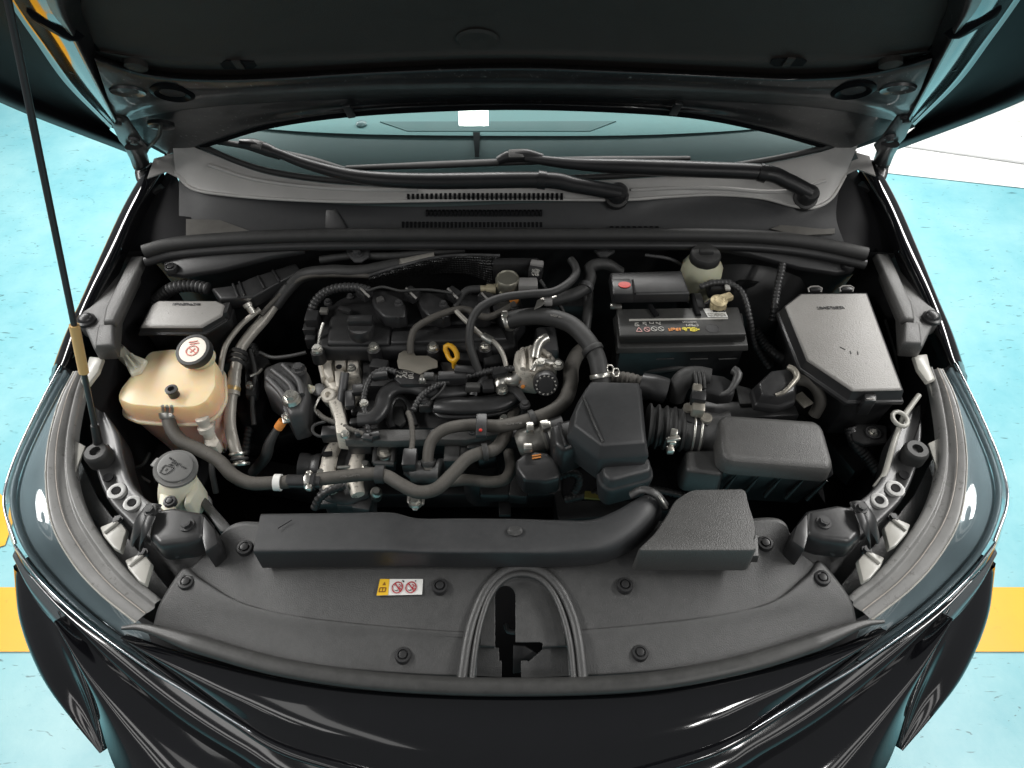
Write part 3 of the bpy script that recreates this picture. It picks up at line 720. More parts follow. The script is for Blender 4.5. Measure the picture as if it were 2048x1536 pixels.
# cowl: pale upper panel, dark front channel, grilles
lip = [(352, 348, .985), (385, 378, .975), (450, 390, .972), (560, 399, .970), (700, 404, .968), (860, 402, .968), (1020, 399, .968), (1240, 400, .968), (1340, 394, .968), (1430, 390, .969), (1520, 396, .968), (1585, 412, .962), (1625, 416, .960), (1662, 398, .965), (1690, 352, .985)]
l3 = A(lip)
base = spline([p + V((0, -.008, -.004)) for p in g0], len(l3))
cowl = loft('cowl_panel', [base, [a.lerp(b, .45) + V((0, 0, .002)) for a, b in zip(base, l3)], [a.lerp(b, .9) + V((0, 0, .002)) for a, b in zip(base, l3)], l3], 90, 14, cowl_m, car)
sweep('cowl_lip_highlight', [p + V((0, 0, .001)) for p in l3], .0035, mat('cowl_edge_highlight', (.50, .49, .47), .35), cowl, n=8)  # edge highlight put in as a paler lip colour
for k, f0 in enumerate((.30, .62)):
    rdg = [a.lerp(b, f0) + V((0, 0, .003)) for a, b in zip(base, l3)]
    sweep('cowl_ridge', rdg[8:14] if k else rdg[1:6], .004, cowl_m, cowl, n=8)
chan_m = mat('dark_cowl_channel', (0.020, 0.021, 0.023), 0.45, var=0.2, dust=0.1)
ch = [l3, [p + V((0, .010, -.008)) for p in l3], A([(358, 425, .935), (450, 430, .935), (700, 436, .93), (1020, 438, .93), (1400, 436, .93), (1600, 440, .935), (1672, 430, .94)]), A([(360, 482, .905), (500, 474, .905), (1020, 470, .905), (1500, 474, .905), (1690, 490, .905)])]
loft('cowl_channel', ch, 80, 18, chan_m, cowl)
def slots(name, x0, x1, n, y0, y1, z, skew=0):
    bm = bmesh.new()
    for i in range(n):
        x = x0 + (x1 - x0) * (i + .5) / n; wv = (x1 - x0) / n * .28
        q = [P(x - wv, y0, z), P(x + wv, y0, z), P(x + wv + skew, y1, z - .002), P(x - wv + skew, y1, z - .002)]
        a = [bm.verts.new(p) for p in q]; b = [bm.verts.new(p + V((0, 0, -.006))) for p in q]
        bm.faces.new(a); bm.faces.new(list(reversed(b)))
        for k in range(4): bm.faces.new((a[k - 1], a[k], b[k], b[k - 1]))
    o = build(name, bm, deep, cowl, smooth=False); o['kind'] = 'stuff'
slots('vent_slots', 812, 1128, 34, 386, 395, .9785)
def fslots(x0, x1, n, ya, yb, yy):
    bm = bmesh.new()
    for i in range(n):
        x = x0 + (x1 - x0) * (i + .5) / n; wv = (x1 - x0) / n * .30
        q = [PY(x - wv, ya, yy), PY(x + wv, ya, yy), PY(x + wv, yb, yy - .004), PY(x - wv, yb, yy - .004)]
        a = [bm.verts.new(p) for p in q]; b = [bm.verts.new(p + V((0, .006, 0))) for p in q]
        bm.faces.new(a); bm.faces.new(list(reversed(b)))
        for k in range(4): bm.faces.new((a[k - 1], a[k], b[k], b[k - 1]))
    o = build('vent_slots', bm, deep, cowl, smooth=False); o['kind'] = 'stuff'
for (x0, x1, n, ya, yb) in ((850, 1086, 29, 423, 433), (802, 1086, 35, 446, 456), (1218, 1320, 9, 456, 464)):
    yy = min(PY(x0, ya, 1.2).y, 1.2)
    # stand just proud of the channel
    best = P(((x0 + x1) / 2), ya, .944 if ya < 440 else .922)
    fslots(x0, x1, n, ya, yb, best.y - .004)
plate('cowl_gusset', A([(652, 400, .958), (664, 402, .958), (700, 468, .91), (650, 468, .91)]), .004, smooth_plastic, cowl, bevel=.001)
for s in (-1, 1):
    q = A(side([(335, 308, .992), (372, 318, .99), (385, 345, .985), (372, 372, .975), (350, 345, .985)], s))
    plate('cowl_corner_cap', [p + V((0, -.004, .006)) for p in q], .006, cowl_m, cowl, bevel=.002)

# rear seal on the cowl edge
rs = A([(288, 504, .917), (345, 489, .921), (450, 479, .924), (600, 472, .925), (800, 470, .925), (1020, 470, .925), (1250, 470, .925), (1420, 471, .925), (1540, 476, .924), (1640, 489, .921), (1733, 509, .917)])
o = sweep('cowl_seal', rs, .014, rubber_dark, None, n=16, flat=(1, 1))
tag(o, 'long round black rubber seal running across the bay below the cowl', 'seal')
o = sweep('cowl_flange', [p + V((0, -.012, -.016)) for p in rs], .010, smooth_plastic, car, n=10)

# wipers
wiper_m = mat('wiper_arm_black', (.012, .012, .013), .38, var=.2)
def wiper(name, arm, joint, blade, adapter, piv):
    a = [GP(x, y, o) for x, y, o in arm]
    wpr = sweep(name, a, [.016, .017, .017, .017, .016, .012, .009], wiper_m, car, flat=(1, .9), n=14)
    lathe('pivot_cap', [(.019, -.02), (.019, .006), (.015, .011), (0, .012)], GP(*piv), smooth_plastic, wpr, ax=GN)
    lathe('pivot_collar', [(.024, -.03), (.024, -.016), (.016, -.012)], GP(*piv), rubber_dark, wpr, ax=GN)
    j = [GP(x, y, o) for x, y, o in joint]
    sweep('arm_joint', j, .0185, wiper_m, wpr, flat=(1, .95), n=14)
    b = [GP(x, y, o) for x, y, o in blade]
    bl = sweep('wiper_blade', b, [.005, .009, .009, .009, .005], rubber_dark, wpr, flat=(1, .7), n=10)
    sweep('blade_rubber', [p - GN * .007 for p in b], .0035, deep, wpr, n=6)
    ad = [GP(x, y, o) for x, y, o in adapter]
    sweep('blade_adapter', ad, [.009, .013, .013, .010], wiper_m, wpr, flat=(1, 1), n=12)
    c = ad[1].lerp(ad[2], .5) + GN * .010
    box('adapter_cap', c, ((ad[2] - ad[1]).length * .9, .018, .006), plastic_mid, wpr, rz=math.atan2((ad[2] - ad[1]).y, (ad[2] - ad[1]).x), rx=R(30), bevel=.003)
wiper('wiper', [(1242, 386, .02), (1150, 370, .026), (1085, 360, .03), (850, 362, .03), (720, 354, .028), (620, 330, .028), (545, 302, .03)], [(1092, 361, .031), (1076, 359, .031)], [(432, 282, .012), (500, 293, .016), (560, 306, .016), (630, 322, .016), (690, 338, .012)], [(482, 287, .020), (505, 290, .024), (530, 298, .026), (560, 310, .026)], (1236, 385, .018))
wiper('wiper', [(1622, 386, .02), (1575, 362, .026), (1525, 345, .03), (1380, 338, .03), (1220, 332, .03), (1130, 326, .03), (1050, 316, .03)], [(1533, 348, .031), (1518, 344, .031)], [(692, 335, .012), (860, 330, .016), (1040, 323, .016), (1220, 319, .016), (1380, 316, .012)], [(996, 322, .022), (1015, 314, .026), (1050, 311, .028), (1085, 318, .028)], (1618, 388, .018))

# cowl skirts under the seal, with clips
for s in (-1, 1):
    q = side([(322, 512, .902), (332, 545, .885), (365, 549, .883), (440, 538, .885), (540, 512, .898), (610, 500, .905), (450, 496, .91)], s)
    sk = prism('cowl_skirt', q, .9, [(.012, .0)], smooth_plastic, car, bevel=.003)
    c = P(*side([(342, 536, .893)], s)[0])
    clip(0, 0, 0, 26, sk, c=c)
for (bx, by) in ((714, 506), (1206, 496)):
    q = [(bx - 24, by - 12), (bx + 26, by - 12), (bx + 24, by + 6), (bx + 8, by + 16), (bx - 6, by + 16), (bx - 18, by + 4)]
    bk = prism('cowl_bracket', q, .893, [(.006, 0)], iron, car, bevel=.002)
    bolt(P(bx, by + 2, .894), .0085, bk, iron)

# hood prop rod
rod = thing('hood_prop_rod', 'thin black steel prop rod with a tan grip sleeve holding up the hood', 'prop rod', P(200, 915, .80))
a, b = P(201, 908, .805), HP(14, -8, .036)
def al(t): return a.lerp(b, t)
sweep('rod', [a, al(.3), al(.6), b], .0046, steel_black, rod, n=10)
def on_rod(py):
    lo_, hi_ = 0.0, 1.0
    for _ in range(40):
        t = (lo_ + hi_) / 2
        if proj(al(t))[1] > py: lo_ = t
        else: hi_ = t
    return (lo_ + hi_) / 2
t0, t1 = on_rod(745), on_rod(650)
sweep('grip_sleeve', [al(t0), al((t0 + t1) / 2), al(t1)], .0075, tan, rod, n=14)
sweep('rod_holder', [al(-.01), al(on_rod(850))], [.009, .0065], smooth_plastic, rod, n=10)
box('holder_clip', P(206, 905, .808), (.026, .018, .02), smooth_plastic, rod, rz=.4)
# ------------------------------------------------------------ radiator cover
rc = thing('radiator_cover', 'wide black grained plastic cover over the radiator with an arched latch opening', 'radiator cover', P(1010, 1250, .72))
Frow = [(308, 1250, .733), (500, 1306, .734), (700, 1340, .735), (1010, 1355, .735), (1300, 1344, .735), (1500, 1309, .734), (1712, 1244, .733)]
R1 = [(322, 1205, .752), (420, 1232, .750), (560, 1262, .749), (760, 1280, .748), (1010, 1290, .748), (1280, 1281, .748), (1470, 1258, .749), (1610, 1222, .750), (1698, 1196, .752)]
R2 = [(362, 1142, .772), (404, 1168, .768), (500, 1215, .760), (680, 1246, .756), (1010, 1268, .755), (1340, 1246, .756), (1530, 1213, .760), (1616, 1160, .768), (1646, 1128, .772)]
R3 = [(384, 1134, .770), (424, 1162, .764), (520, 1206, .758), (690, 1236, .755), (1010, 1258, .754), (1330, 1236, .755), (1510, 1203, .758), (1600, 1152, .764), (1626, 1124, .770)]
Bk = [(418, 1100, .776), (470, 1048, .790), (560, 1046, .79), (760, 1046, .79), (1010, 1046, .79), (1260, 1044, .79), (1460, 1040, .79), (1560, 1040, .79), (1588, 1098, .778)]
arch_in = [(952, 1356), (955, 1290), (968, 1230), (985, 1185), (1010, 1160), (1046, 1152), (1080, 1162), (1104, 1188), (1120, 1230), (1136, 1290), (1140, 1356)]
loft('cover_sheet', [A(Frow), A(R1), A(R2), A(R3), A(Bk)], 220, 60, plastic, rc, cut=inside(arch_in), solid=.004)
for (x, y, z) in ((490, 1096, .781), (373, 1164, .7675), (880, 1173, .772), (1250, 1171, .772), (1530, 1087, .781), (1644, 1156, .768), (806, 1311, .745), (1280, 1306, .745)):
    clip(x, y, z + .001, 33, rc, smooth_plastic)
# arch rim, double
def arch(pts, w_, z, mt_, nm):
    return sweep(nm, A([(x, y, z + dz) for x, y, dz in pts]), w_, mt_, rc, n=12)
arch([(923, 1364, -.020), (934, 1290, -.006), (948, 1235, 0), (972, 1180, .008), (1005, 1145, .014), (1046, 1134, .016), (1088, 1146, .014), (1122, 1182, .008), (1146, 1235, 0), (1158, 1290, -.006), (1166, 1362, -.020)], .0085, .762, plastic, 'arch_rim')
arch([(943, 1368, -.022), (952, 1290, -.006), (965, 1232, 0), (984, 1185, .006), (1012, 1156, .010), (1046, 1148, .012), (1080, 1158, .010), (1106, 1186, .006), (1126, 1232, 0), (1140, 1290, -.006), (1148, 1366, -.022)], .0050, .766, plastic, 'arch_rim')
# recessed latch pocket, its slot and the latch below
pk = loft('latch_pocket', [A([(952, 1352, .705), (1046, 1356, .705), (1140, 1352, .705)]), A([(955, 1295, .722), (1046, 1300, .722), (1136, 1295, .722)]), A([(960, 1288, .738), (1046, 1290, .738), (1132, 1288, .738)]), A([(966, 1235, .745), (1046, 1232, .746), (1124, 1235, .745)]), A([(984, 1185, .752), (1046, 1172, .754), (1106, 1186, .752)]), A([(1005, 1162, .760), (1046, 1152, .762), (1088, 1162, .760)])], 170, 170, plastic, rc,
          cut=lambda x, y: (990 < x < 1031 and 1192 < y < 1296) or ((x - 1010.5) ** 2 + (y - 1192) ** 2 < 410) or (998 < x < 1085 and 1285 < y < 1322 and x + (y - 1285) * 1.1 < 1100) or (1003 < x < 1042 and y > 1285), solid=.003)
box('latch_well', P(1030, 1270, .60), (.16, .16, .02), deep, rc, bevel=0)
sweep('latch_striker', A([(1012, 1250, .69), (1016, 1262, .70), (1030, 1264, .70)]), .004, iron, rc, n=8)
plate('latch_lever', A([(1026, 1290, .712), (1050, 1292, .712), (1080, 1310, .705), (1040, 1345, .69), (1026, 1348, .69)]), .006, smooth_plastic, rc)
# warning sticker with three symbols
st = plate('warning_sticker', A([(760, 1158, .7735), (846, 1158, .7735), (844, 1189, .770), (753, 1191, .770)]), .0012, white, rc, bevel=0)
plate('sticker_yellow_end', A([(760, 1158, .7742), (779, 1158, .7742), (776, 1190, .7708), (753, 1191, .7708)]), .0006, label_y, st, bevel=0)
def at_st(u, v, dz=.0012):
    a = P(760, 1158, .7735).lerp(P(846, 1158, .7735), u); b = P(753, 1191, .770).lerp(P(844, 1189, .770), u)
    return a.lerp(b, v) + V((0, 0, dz))
def poly_st(name, uv, mt_, wd, close=True):
    pts = [at_st(*p) for p in uv]
    sg = [(pts[i], pts[i + 1]) for i in range(len(pts) - 1)] + ([(pts[-1], pts[0])] if close else [])
    return strokes(name, sg, wd, mt_, st, h=.0004)
brown = mat('brown_ink', (.25, .10, .01), .5)
plate('warning_triangle', [at_st(.085, .40), at_st(.13, .18), at_st(.165, .40)], .0004, brown, st, bevel=0)
poly_st('book_symbol', [(.05, .56), (.18, .56), (.175, .80), (.04, .80)], brown, .0016)
poly_st('book_symbol', [(.115, .56), (.11, .80)], brown, .0012, False)
def circ(u, v, ru, rv, n=22): return [(u + ru * math.cos(2 * math.pi * i / n), v + rv * math.sin(2 * math.pi * i / n)) for i in range(n)]
for u in (.44, .745):
    poly_st('prohibition_ring', circ(u, .55, .115, .34), ink_red, .0016)
    poly_st('prohibition_bar', [(u - .07, .28), (u + .08, .82)], ink_red, .0016, False)
    poly_st('prohibition_figure', [(u + .02, .35), (u + .07, .45), (u + .03, .58), (u + .08, .66)], ink_red, .0012, False)
    poly_st('prohibition_figure', [(u - .05, .70), (u - .02, .76), (u + .02, .70)], ink, .0010, False)
plate('ink_mark', [at_st(.52, .10), at_st(.57, .12), at_st(.57, .24), at_st(.53, .16)], .0004, ink, st, bevel=0)
plate('ink_mark', [at_st(.82, .10), at_st(.85, .12), at_st(.84, .18), at_st(.82, .17)], .0004, ink, st, bevel=0)

# ------------------------------------------------------------ intake duct across the cover
du = thing('air_intake_duct', 'long black plastic air duct lying across the radiator cover and bending back', 'duct', P(800, 1090, .78))
def duct_shell(sts, n=44):
    bm = bmesh.new(); rings = []
    rear = spline([P(*q[0]) for q in sts], 130); front = spline([P(*q[1]) for q in sts], 130)
    for i in range(130):
        f = i / 129 * (len(sts) - 1); j = min(int(f), len(sts) - 2); u = f - j
        h = sts[j][2] * (1 - u) + sts[j + 1][2] * u; e = sts[j][3] * (1 - u) + sts[j + 1][3] * u
        a_ = (front[i] - rear[i]) / 2; c_ = (front[i] + rear[i]) / 2 - V((0, 0, h / 2))
        rg = []
        for k in range(n):
            t = 2 * math.pi * (k + .5) / n; ct, st_ = math.cos(t), math.sin(t)
            rg.append(bm.verts.new(c_ + a_ * math.copysign(abs(ct) ** (2 / e), ct) + V((0, 0, h / 2)) * math.copysign(abs(st_) ** (2 / e), st_)))
        rings.append(rg)
    for r1, r2 in zip(rings[:-1], rings[1:]):
        for k in range(n): bm.faces.new((r1[k], r2[k], r2[(k + 1) % n], r1[(k + 1) % n]))
    bm.faces.new(rings[0]); bm.faces.new(list(reversed(rings[-1])))
    return build('duct_shell', bm, plastic_soft, du, angle=46)
duct_shell([((522, 1025, .842), (506, 1103, .842), .060, 12), ((600, 1024, .842), (595, 1102, .842), .060, 12), ((690, 1023, .842), (688, 1101, .842), .060, 12), ((780, 1022, .842), (780, 1101, .842), .060, 12), ((835, 1034, .836), (838, 1104, .836), .054, 12), ((920, 1034, .836), (924, 1105, .836), .054, 12), ((1010, 1034, .836), (1014, 1105, .836), .054, 11), ((1100, 1033, .837), (1108, 1105, .837), .054, 9), ((1180, 1028, .842), (1205, 1097, .842), .060, 5), ((1230, 1008, .850), (1268, 1072, .846), .070, 3), ((1262, 990, .854), (1312, 1036, .848), .074, 2.3), ((1282, 980, .848), (1330, 1010, .842), .074, 2.1)])
cl = A([(1262, 990, .842), (1285, 979, .858), (1312, 988, .858), (1332, 1012, .840)])
sweep('duct_collar', cl, .007, plastic, du, n=10, flat=(1, .6))
sweep('collar_spring', A([(1318, 992, .86), (1326, 1004, .855), (1334, 1016, .845)]), .0022, zinc, du, n=6)
strokes('duct_scratch', [(P(556, 1057, .8462), P(584, 1040, .8455))], .0012, deep, du)
lathe('duct_emblem', [(.012, -.001), (.012, .0006), (.0105, .0006), (.0100, .0002), (0, .0002)], P(1030, 1062, .8395), plastic, du, squash=.7)

sb = thing('intake_snorkel_box', 'boxy black air intake snorkel with angled sides beside the duct elbow', 'intake box', P(1400, 1090, .78))
prism('snorkel_shell', [(1384, 980), (1490, 978), (1497, 1010), (1508, 1042), (1511, 1066), (1506, 1078), (1513, 1100), (1276, 1100), (1312, 1066), (1336, 1030), (1352, 1000)], .86, [(.006, .002), (.058, .004), (.060, .004)], plastic_mid, sb, bevel=.005, r=10, seg=3)
prism('snorkel_base', [(1272, 1112), (1518, 1112), (1516, 1068), (1330, 1068)], .80, [(.018, .003)], plastic, sb, bevel=.003)

# ------------------------------------------------------------ washer filler
wf = thing('washer_filler_neck', 'ivory washer fluid filler neck with a round grey flip cap beside the support rail', 'filler neck', P(352, 985, .68))
cc = P(352, 938, .815); ra = m(42, cc); axw = V((.22, -.10, 1))
nk = sweep('filler_neck', [cc + V((0.002, -.002, -.012)), P(350, 985, .775), P(352, 1010, .74), P(352, 1030, .64)], [ra * .80, ra * .74, ra * .60, ra * .58], white_pl, wf, n=24)
prism('neck_tab', [(318, 985), (345, 992), (350, 1022), (330, 1026), (316, 1010)], .800, [(.012, .0)], white_pl, wf, bevel=.003)
clip(340, 1003, .803, 26, wf)
prism('neck_rib', [(384, 945), (396, 955), (398, 975), (380, 1005), (366, 1012), (374, 975)], .785, [(.05, .001)], white_pl, wf, bevel=.003)
lathe('cap_seal', [(ra * .92, -.010), (ra * .96, -.002), (ra * .9, 0)], cc, deep, wf, ax=axw, n=36)
grey_cap = mat('grey_cap_plastic', (.16, .16, .155), .45, var=.1, dust=.25)
cp_ = lathe('filler_cap', [(ra * .98, -.002), (ra, .002), (ra * .97, .004), (ra * .80, .004), (ra * .78, .009), (ra * .72, .010), (0, .0095)], cc, grey_cap, wf, ax=axw, n=40)
box('cap_tab', cc + V((-ra * .98, ra * .35, -.002)), (.020, .018, .005), grey_cap, cp_, rz=-.4)
u_, v_, w_ = V((.97, -.02, -.21)).normalized(), None, axw.normalized()
v_ = w_.cross(u_)
def oncap(u, v): return cc + w_ * .0105 + u_ * (u * ra) + v_ * (v * ra)
sg = []
rr_ = random.Random(4)
for k in range(11):
    x = -.38 + k * .085; y = .40 - k * .045
    for _ in range(3):
        p = (x + rr_.uniform(0, .06), y + rr_.uniform(-.06, .06)); q = (x + rr_.uniform(0, .06), y + rr_.uniform(-.06, .06)); sg.append((oncap(*p), oncap(*q)))
for k in range(4):
    x = -.20 + k * .075; y = .17 - k * .03
    for _ in range(3):
        p = (x + rr_.uniform(0, .06), y + rr_.uniform(-.05, .05)); q = (x + rr_.uniform(0, .06), y + rr_.uniform(-.05, .05)); sg.append((oncap(*p), oncap(*q)))
strokes('cap_lettering', sg, .0011, ink, cp_)
ic = [(-.50, -.10), (-.42, -.02), (-.20, -.06), (-.02, -.10), (-.16, -.36), (-.34, -.50), (-.56, -.42), (-.50, -.10)]
strokes('cap_symbol', [(oncap(*ic[i]), oncap(*ic[i + 1])) for i in range(len(ic) - 1)] + [(oncap(-.36, -.30), oncap(-.30, -.16)), (oncap(-.30, .04), oncap(-.16, .02)), (oncap(-.22, .08), oncap(-.08, .0))], .0013, ink, cp_)

# ------------------------------------------------------------ coolant reservoir
cr_ = thing('coolant_reservoir', 'milky coolant tank with pink fluid and a white-topped black cap', 'coolant tank', P(340, 850, .62))
def tank_mat():
    mt = bpy.data.materials.new('milky_tank_with_coolant'); mt.use_nodes = True
    N = mt.node_tree.nodes; L = mt.node_tree.links; b = N['Principled BSDF']
    g = N.new('ShaderNodeNewGeometry'); s = N.new('ShaderNodeSeparateXYZ'); L.new(g.outputs['Position'], s.inputs[0])
    nz = N.new('ShaderNodeTexNoise'); nz.inputs['Scale'].default_value = 14; L.new(g.outputs['Position'], nz.inputs['Vector'])
    ma = N.new('ShaderNodeMath'); ma.operation = 'MULTIPLY_ADD'; ma.inputs[1].default_value = .03; L.new(nz.outputs['Fac'], ma.inputs[0]); L.new(s.outputs['Z'], ma.inputs[2])
    r = N.new('ShaderNodeMapRange'); r.inputs[1].default_value = .765; r.inputs[2].default_value = .845; L.new(ma.outputs[0], r.inputs[0])
    c = N.new('ShaderNodeValToRGB'); e = c.color_ramp.elements
    e[0].position = 0; e[0].color = (1.0, .52, .42, 1); e[1].position = 1; e[1].color = (.82, .66, .44, 1)
    x = c.color_ramp.elements.new(.35); x.color = (.98, .56, .38, 1); y = c.color_ramp.elements.new(.65); y.color = (.86, .64, .36, 1)
    L.new(r.outputs[0], c.inputs[0]); L.new(c.outputs[0], b.inputs['Base Color'])
    b.inputs['Roughness'].default_value = .32; b.inputs['Subsurface Weight'].default_value = .8; b.inputs['Subsurface Radius'].default_value = (.03, .016, .008)
    b.inputs['Subsurface Scale'].default_value = 1.2
    return mt
tank = tank_mat()
tpoly = [(300, 704), (345, 699), (412, 706), (428, 722), (430, 772), (414, 800), (392, 812), (330, 814), (262, 808), (236, 796), (242, 778), (274, 738)]
body = prism('tank', tpoly, .818, [(.008, .003), (.034, .006), (.046, .006), (.054, .002), (.075, -.004), (.12, -.012), (.19, -.030)], tank, cr_, bevel=.006, seg=3, r=9, rn=4, bangle=28)
fl = [(x, y) for x, y in tpoly]
ring = offs(A([(p.x, p.y, .773) for p in fillet([(x, y, 0) for x, y in tpoly], 26, 5)]), .0)
pts = offs(A([(p.x, p.y, .818) for p in fillet([(x, y, 0) for x, y in tpoly], 9, 4)]), .007)
seam = [V((p.x, p.y, .774)) for p in pts]; seam.append(seam[0].copy())
sweep('tank_seam', seam, .0045, tank, cr_, n=8)
cc2 = P(386, 700, .852); rc2 = m(36, cc2); ax2 = V((-.10, -.25, 1))
lathe('tank_neck', [(rc2 * .8, -.036), (rc2 * .78, -.012), (rc2 * .74, -.008)], cc2, tank, cr_, ax=ax2)
k2 = lathe('tank_cap', [(rc2 * .9, -.018), (rc2 * .98, -.014), (rc2, -.002), (rc2 * .96, .002), (rc2 * .80, .003), (rc2 * .78, .001), (0, .001)], cc2, rubber_dark, cr_, ax=ax2, n=36)
lathe('cap_label', [(rc2 * .78, .0), (rc2 * .78, .002), (0, .0022)], cc2, mat('cream_cap_label', (.80, .74, .64), .4, var=.05), k2, ax=ax2, n=32)
w2 = ax2.normalized(); u2 = V((1, 0, .10)).normalized(); v2 = w2.cross(u2)
def on2(u, v): return cc2 + w2 * .0026 + u2 * (u * rc2) + v2 * (v * rc2)
cs = [(on2(.34 * math.cos(t) , .30 * math.sin(t) - .08), on2(.34 * math.cos(t + .3), .30 * math.sin(t + .3) - .08)) for t in [i * .3 for i in range(21)]]
cs += [(on2(-.24, .12), on2(.24, -.26)), (on2(-.1, -.2), on2(.15, .05)), (on2(-.2, .34), on2(.32, .38)), (on2(-.28, .46), on2(.22, .52))]
strokes('cap_symbol', cs, .0022, mat('faded_red_ink', (.62, .20, .16), .5), k2)
prism('tank_arm', [(222, 694), (244, 688), (262, 706), (292, 718), (278, 742), (262, 748), (246, 716), (226, 706)], .826, [(.012, .002), (.03, .0)], white_pl, cr_, bevel=.003)
bolt(P(234, 695, .828), .0075, cr_, zinc)
for o_ in ((252, 712, 272, 738), (262, 708, 284, 730)):
    sweep('arm_rib', A([(o_[0], o_[1], .828), ((o_[0] + o_[2]) / 2, (o_[1] + o_[3]) / 2, .828), (o_[2], o_[3], .826)]), .003, white_pl, cr_, n=6)
lathe('vent_plug', [(.0095, -.012), (.0095, .004), (.011, .006), (.011, .010), (.006, .011), (.005, .005), (0, .005)], P(346, 785, .826), rubber_dark, cr_)
# outlet with spring clamp
sweep('outlet_spout', A([(334, 800, .806), (334, 815, .798), (337, 828, .79)]), .010, tank, cr_, n=14)

# ------------------------------------------------------------ left relay box
rb = thing('relay_box', 'low black relay box with a dusty chamfered lid coloured as lit behind the coolant tank', 'relay box', P(370, 650, .72))
prism('relay_lid', [(303, 611), (316, 602), (430, 602), (446, 609), (440, 628), (402, 650), (284, 650)], .862, [(.003, .002), (.006, .004)], plastic_grey, rb, bevel=.0025)
prism('lid_skirt', [(303, 611), (316, 602), (430, 602), (446, 609), (440, 628), (402, 650), (284, 650)], .857, [(.004, .005), (.014, .006), (.015, .010), (.020, .010)], smooth_plastic, rb, bevel=.001)
prism('relay_case', [(298, 614), (452, 606), (470, 618), (464, 640), (405, 656), (280, 656)], .838, [(.03, -.004), (.12, -.010)], smooth_plastic, rb, bevel=.003)
prism('lid_latch', [(446, 606), (460, 604), (454, 624), (442, 628)], .858, [(.02, 0)], smooth_plastic, rb, bevel=.001)
scribble('lid_lettering', [(346, 606), (401, 606), (400, 611), (345, 611)], .8625, 11, plastic, rb, wf=.24, seed=3)
lh = hose('relay_loom', [(300, 622, .80), (318, 596, .825), (345, 577, .85), (380, 571, .855), (418, 578, .852)], 26, loom_m, None, rib=(.0085, .20), n=16)
tag(lh, 'thick corrugated black loom arching behind the relay box', 'wire loom')
lc = thing('loom_channel', 'ribbed black plastic wiring channel running up to the firewall behind the relay box', 'wiring channel', P(500, 560, .80))
prism('channel_body', [(424, 576), (470, 570), (500, 556), (590, 526), (600, 540), (540, 572), (505, 592), (440, 596)], .862, [(.006, .002), (.03, .0)], smooth_plastic, lc, bevel=.003)
for (x, y, dx, dy) in ((466, 568, 10, 26), (478, 564, 10, 26), (515, 552, 14, 24), (545, 541, 14, 22)):
    sweep('channel_rib', A([(x, y, .864), (x + dx, y + dy, .864)]), .0024, smooth_plastic, lc, n=6)
# ------------------------------------------------------------ engine
en = thing('engine', 'transverse engine with a black valve cover, cast aluminium end case and yellow dipstick', 'engine', P(850, 800, .42))
bmk = mat('engine_black', (.009, .009, .010), .5, var=.4, dust=.08)
prism('engine_block', [(655, 700), (1040, 690), (1050, 800), (1000, 860), (700, 870), (640, 800)], .70, [(.25, .01)], deep, en, bevel=.01)
vc = prism('valve_cover', [(652, 612), (700, 588), (735, 578), (1000, 590), (1040, 600), (1045, 640), (1028, 662), (1030, 690), (1000, 694), (640, 694), (636, 660)], .802, [(.008, .004), (.035, .008)], bmk, en, bevel=.006, seg=3)
prism('cover_plateau', [(660, 640), (672, 612), (740, 600), (1000, 605), (1010, 640), (880, 645), (780, 650), (776, 684), (655, 684)], .812, [(.012, .004)], bmk, vc, bevel=.005)
prism('cover_step', [(784, 662), (1000, 650), (1012, 676), (782, 684)], .810, [(.010, .003)], smooth_plastic, vc, bevel=.003)
prism('cover_gasket_rail', [(640, 690), (1034, 688), (1036, 704), (980, 706), (638, 708)], .778, [(.012, .001)], smooth_plastic, en, bevel=.003)
for (x, y) in ((747, 694), (866, 693), (970, 692), (634, 698)):
    lathe('bolt_boss', [(.014, -.03), (.013, -.003), (.011, -.001)], P(x, y + 2, .806), bmk, vc)
    bolt(P(x, y, .808), .0075, vc, zinc)
sweep('stud', A([(636, 694, .79), (640, 668, .81), (647, 645, .825)]), .0035, zinc, vc, n=8)
# oil cap
oc = P(722, 655, .826); r_ = m(28, oc)
oil = lathe('oil_filler_cap', [(r_ * .95, -.02), (r_, -.012), (r_, .002), (r_ * .94, .006), (r_ * .9, .008), (0, .008)], oc, smooth_plastic, en, n=32)
box('cap_grip', oc + V((0, .006, .012)), (r_ * 1.8, r_ * .7, .018), smooth_plastic, oil, bevel=.004)
# ignition coils
for (x, y, sc) in ((775, 604, 1.0), (866, 606, .92), (948, 606, .9), (1010, 612, .8)):
    q = [(-35, -18), (-10, -24), (25, -8), (34, 6), (34, 26), (20, 30), (-8, 26), (-24, 10)]
    co = prism('ignition_coil', [(x + a * sc, y + b * sc) for a, b in q], .848, [(.004, .002), (.030, .003)], smooth_plastic, en, bevel=.004, seg=3)
    for k in (0, 1): sweep('coil_rib', A([(x - 18 * sc + k * 4, y + (12 + k * 9) * sc, .842 - k * .008), (x + 10, y + (20 + k * 8) * sc, .842 - k * .008), (x + 30 * sc, y + (18 + k * 8) * sc, .842 - k * .008)]), .003, smooth_plastic, co, n=6)
    bolt(P(x + 22 * sc, y + 2, .850), .006, co, iron)
    box('coil_connector', P(x - 46 * sc, y - 18 * sc, .852), (.030, .024, .020), smooth_plastic, co, rz=R(-42), bevel=.003)
    sweep('connector_lock', A([(x - 58 * sc, y - 32 * sc, .862), (x - 44 * sc, y - 18 * sc, .866), (x - 36 * sc, y - 10 * sc, .862)]), .0025, plastic_grey, co, n=6)
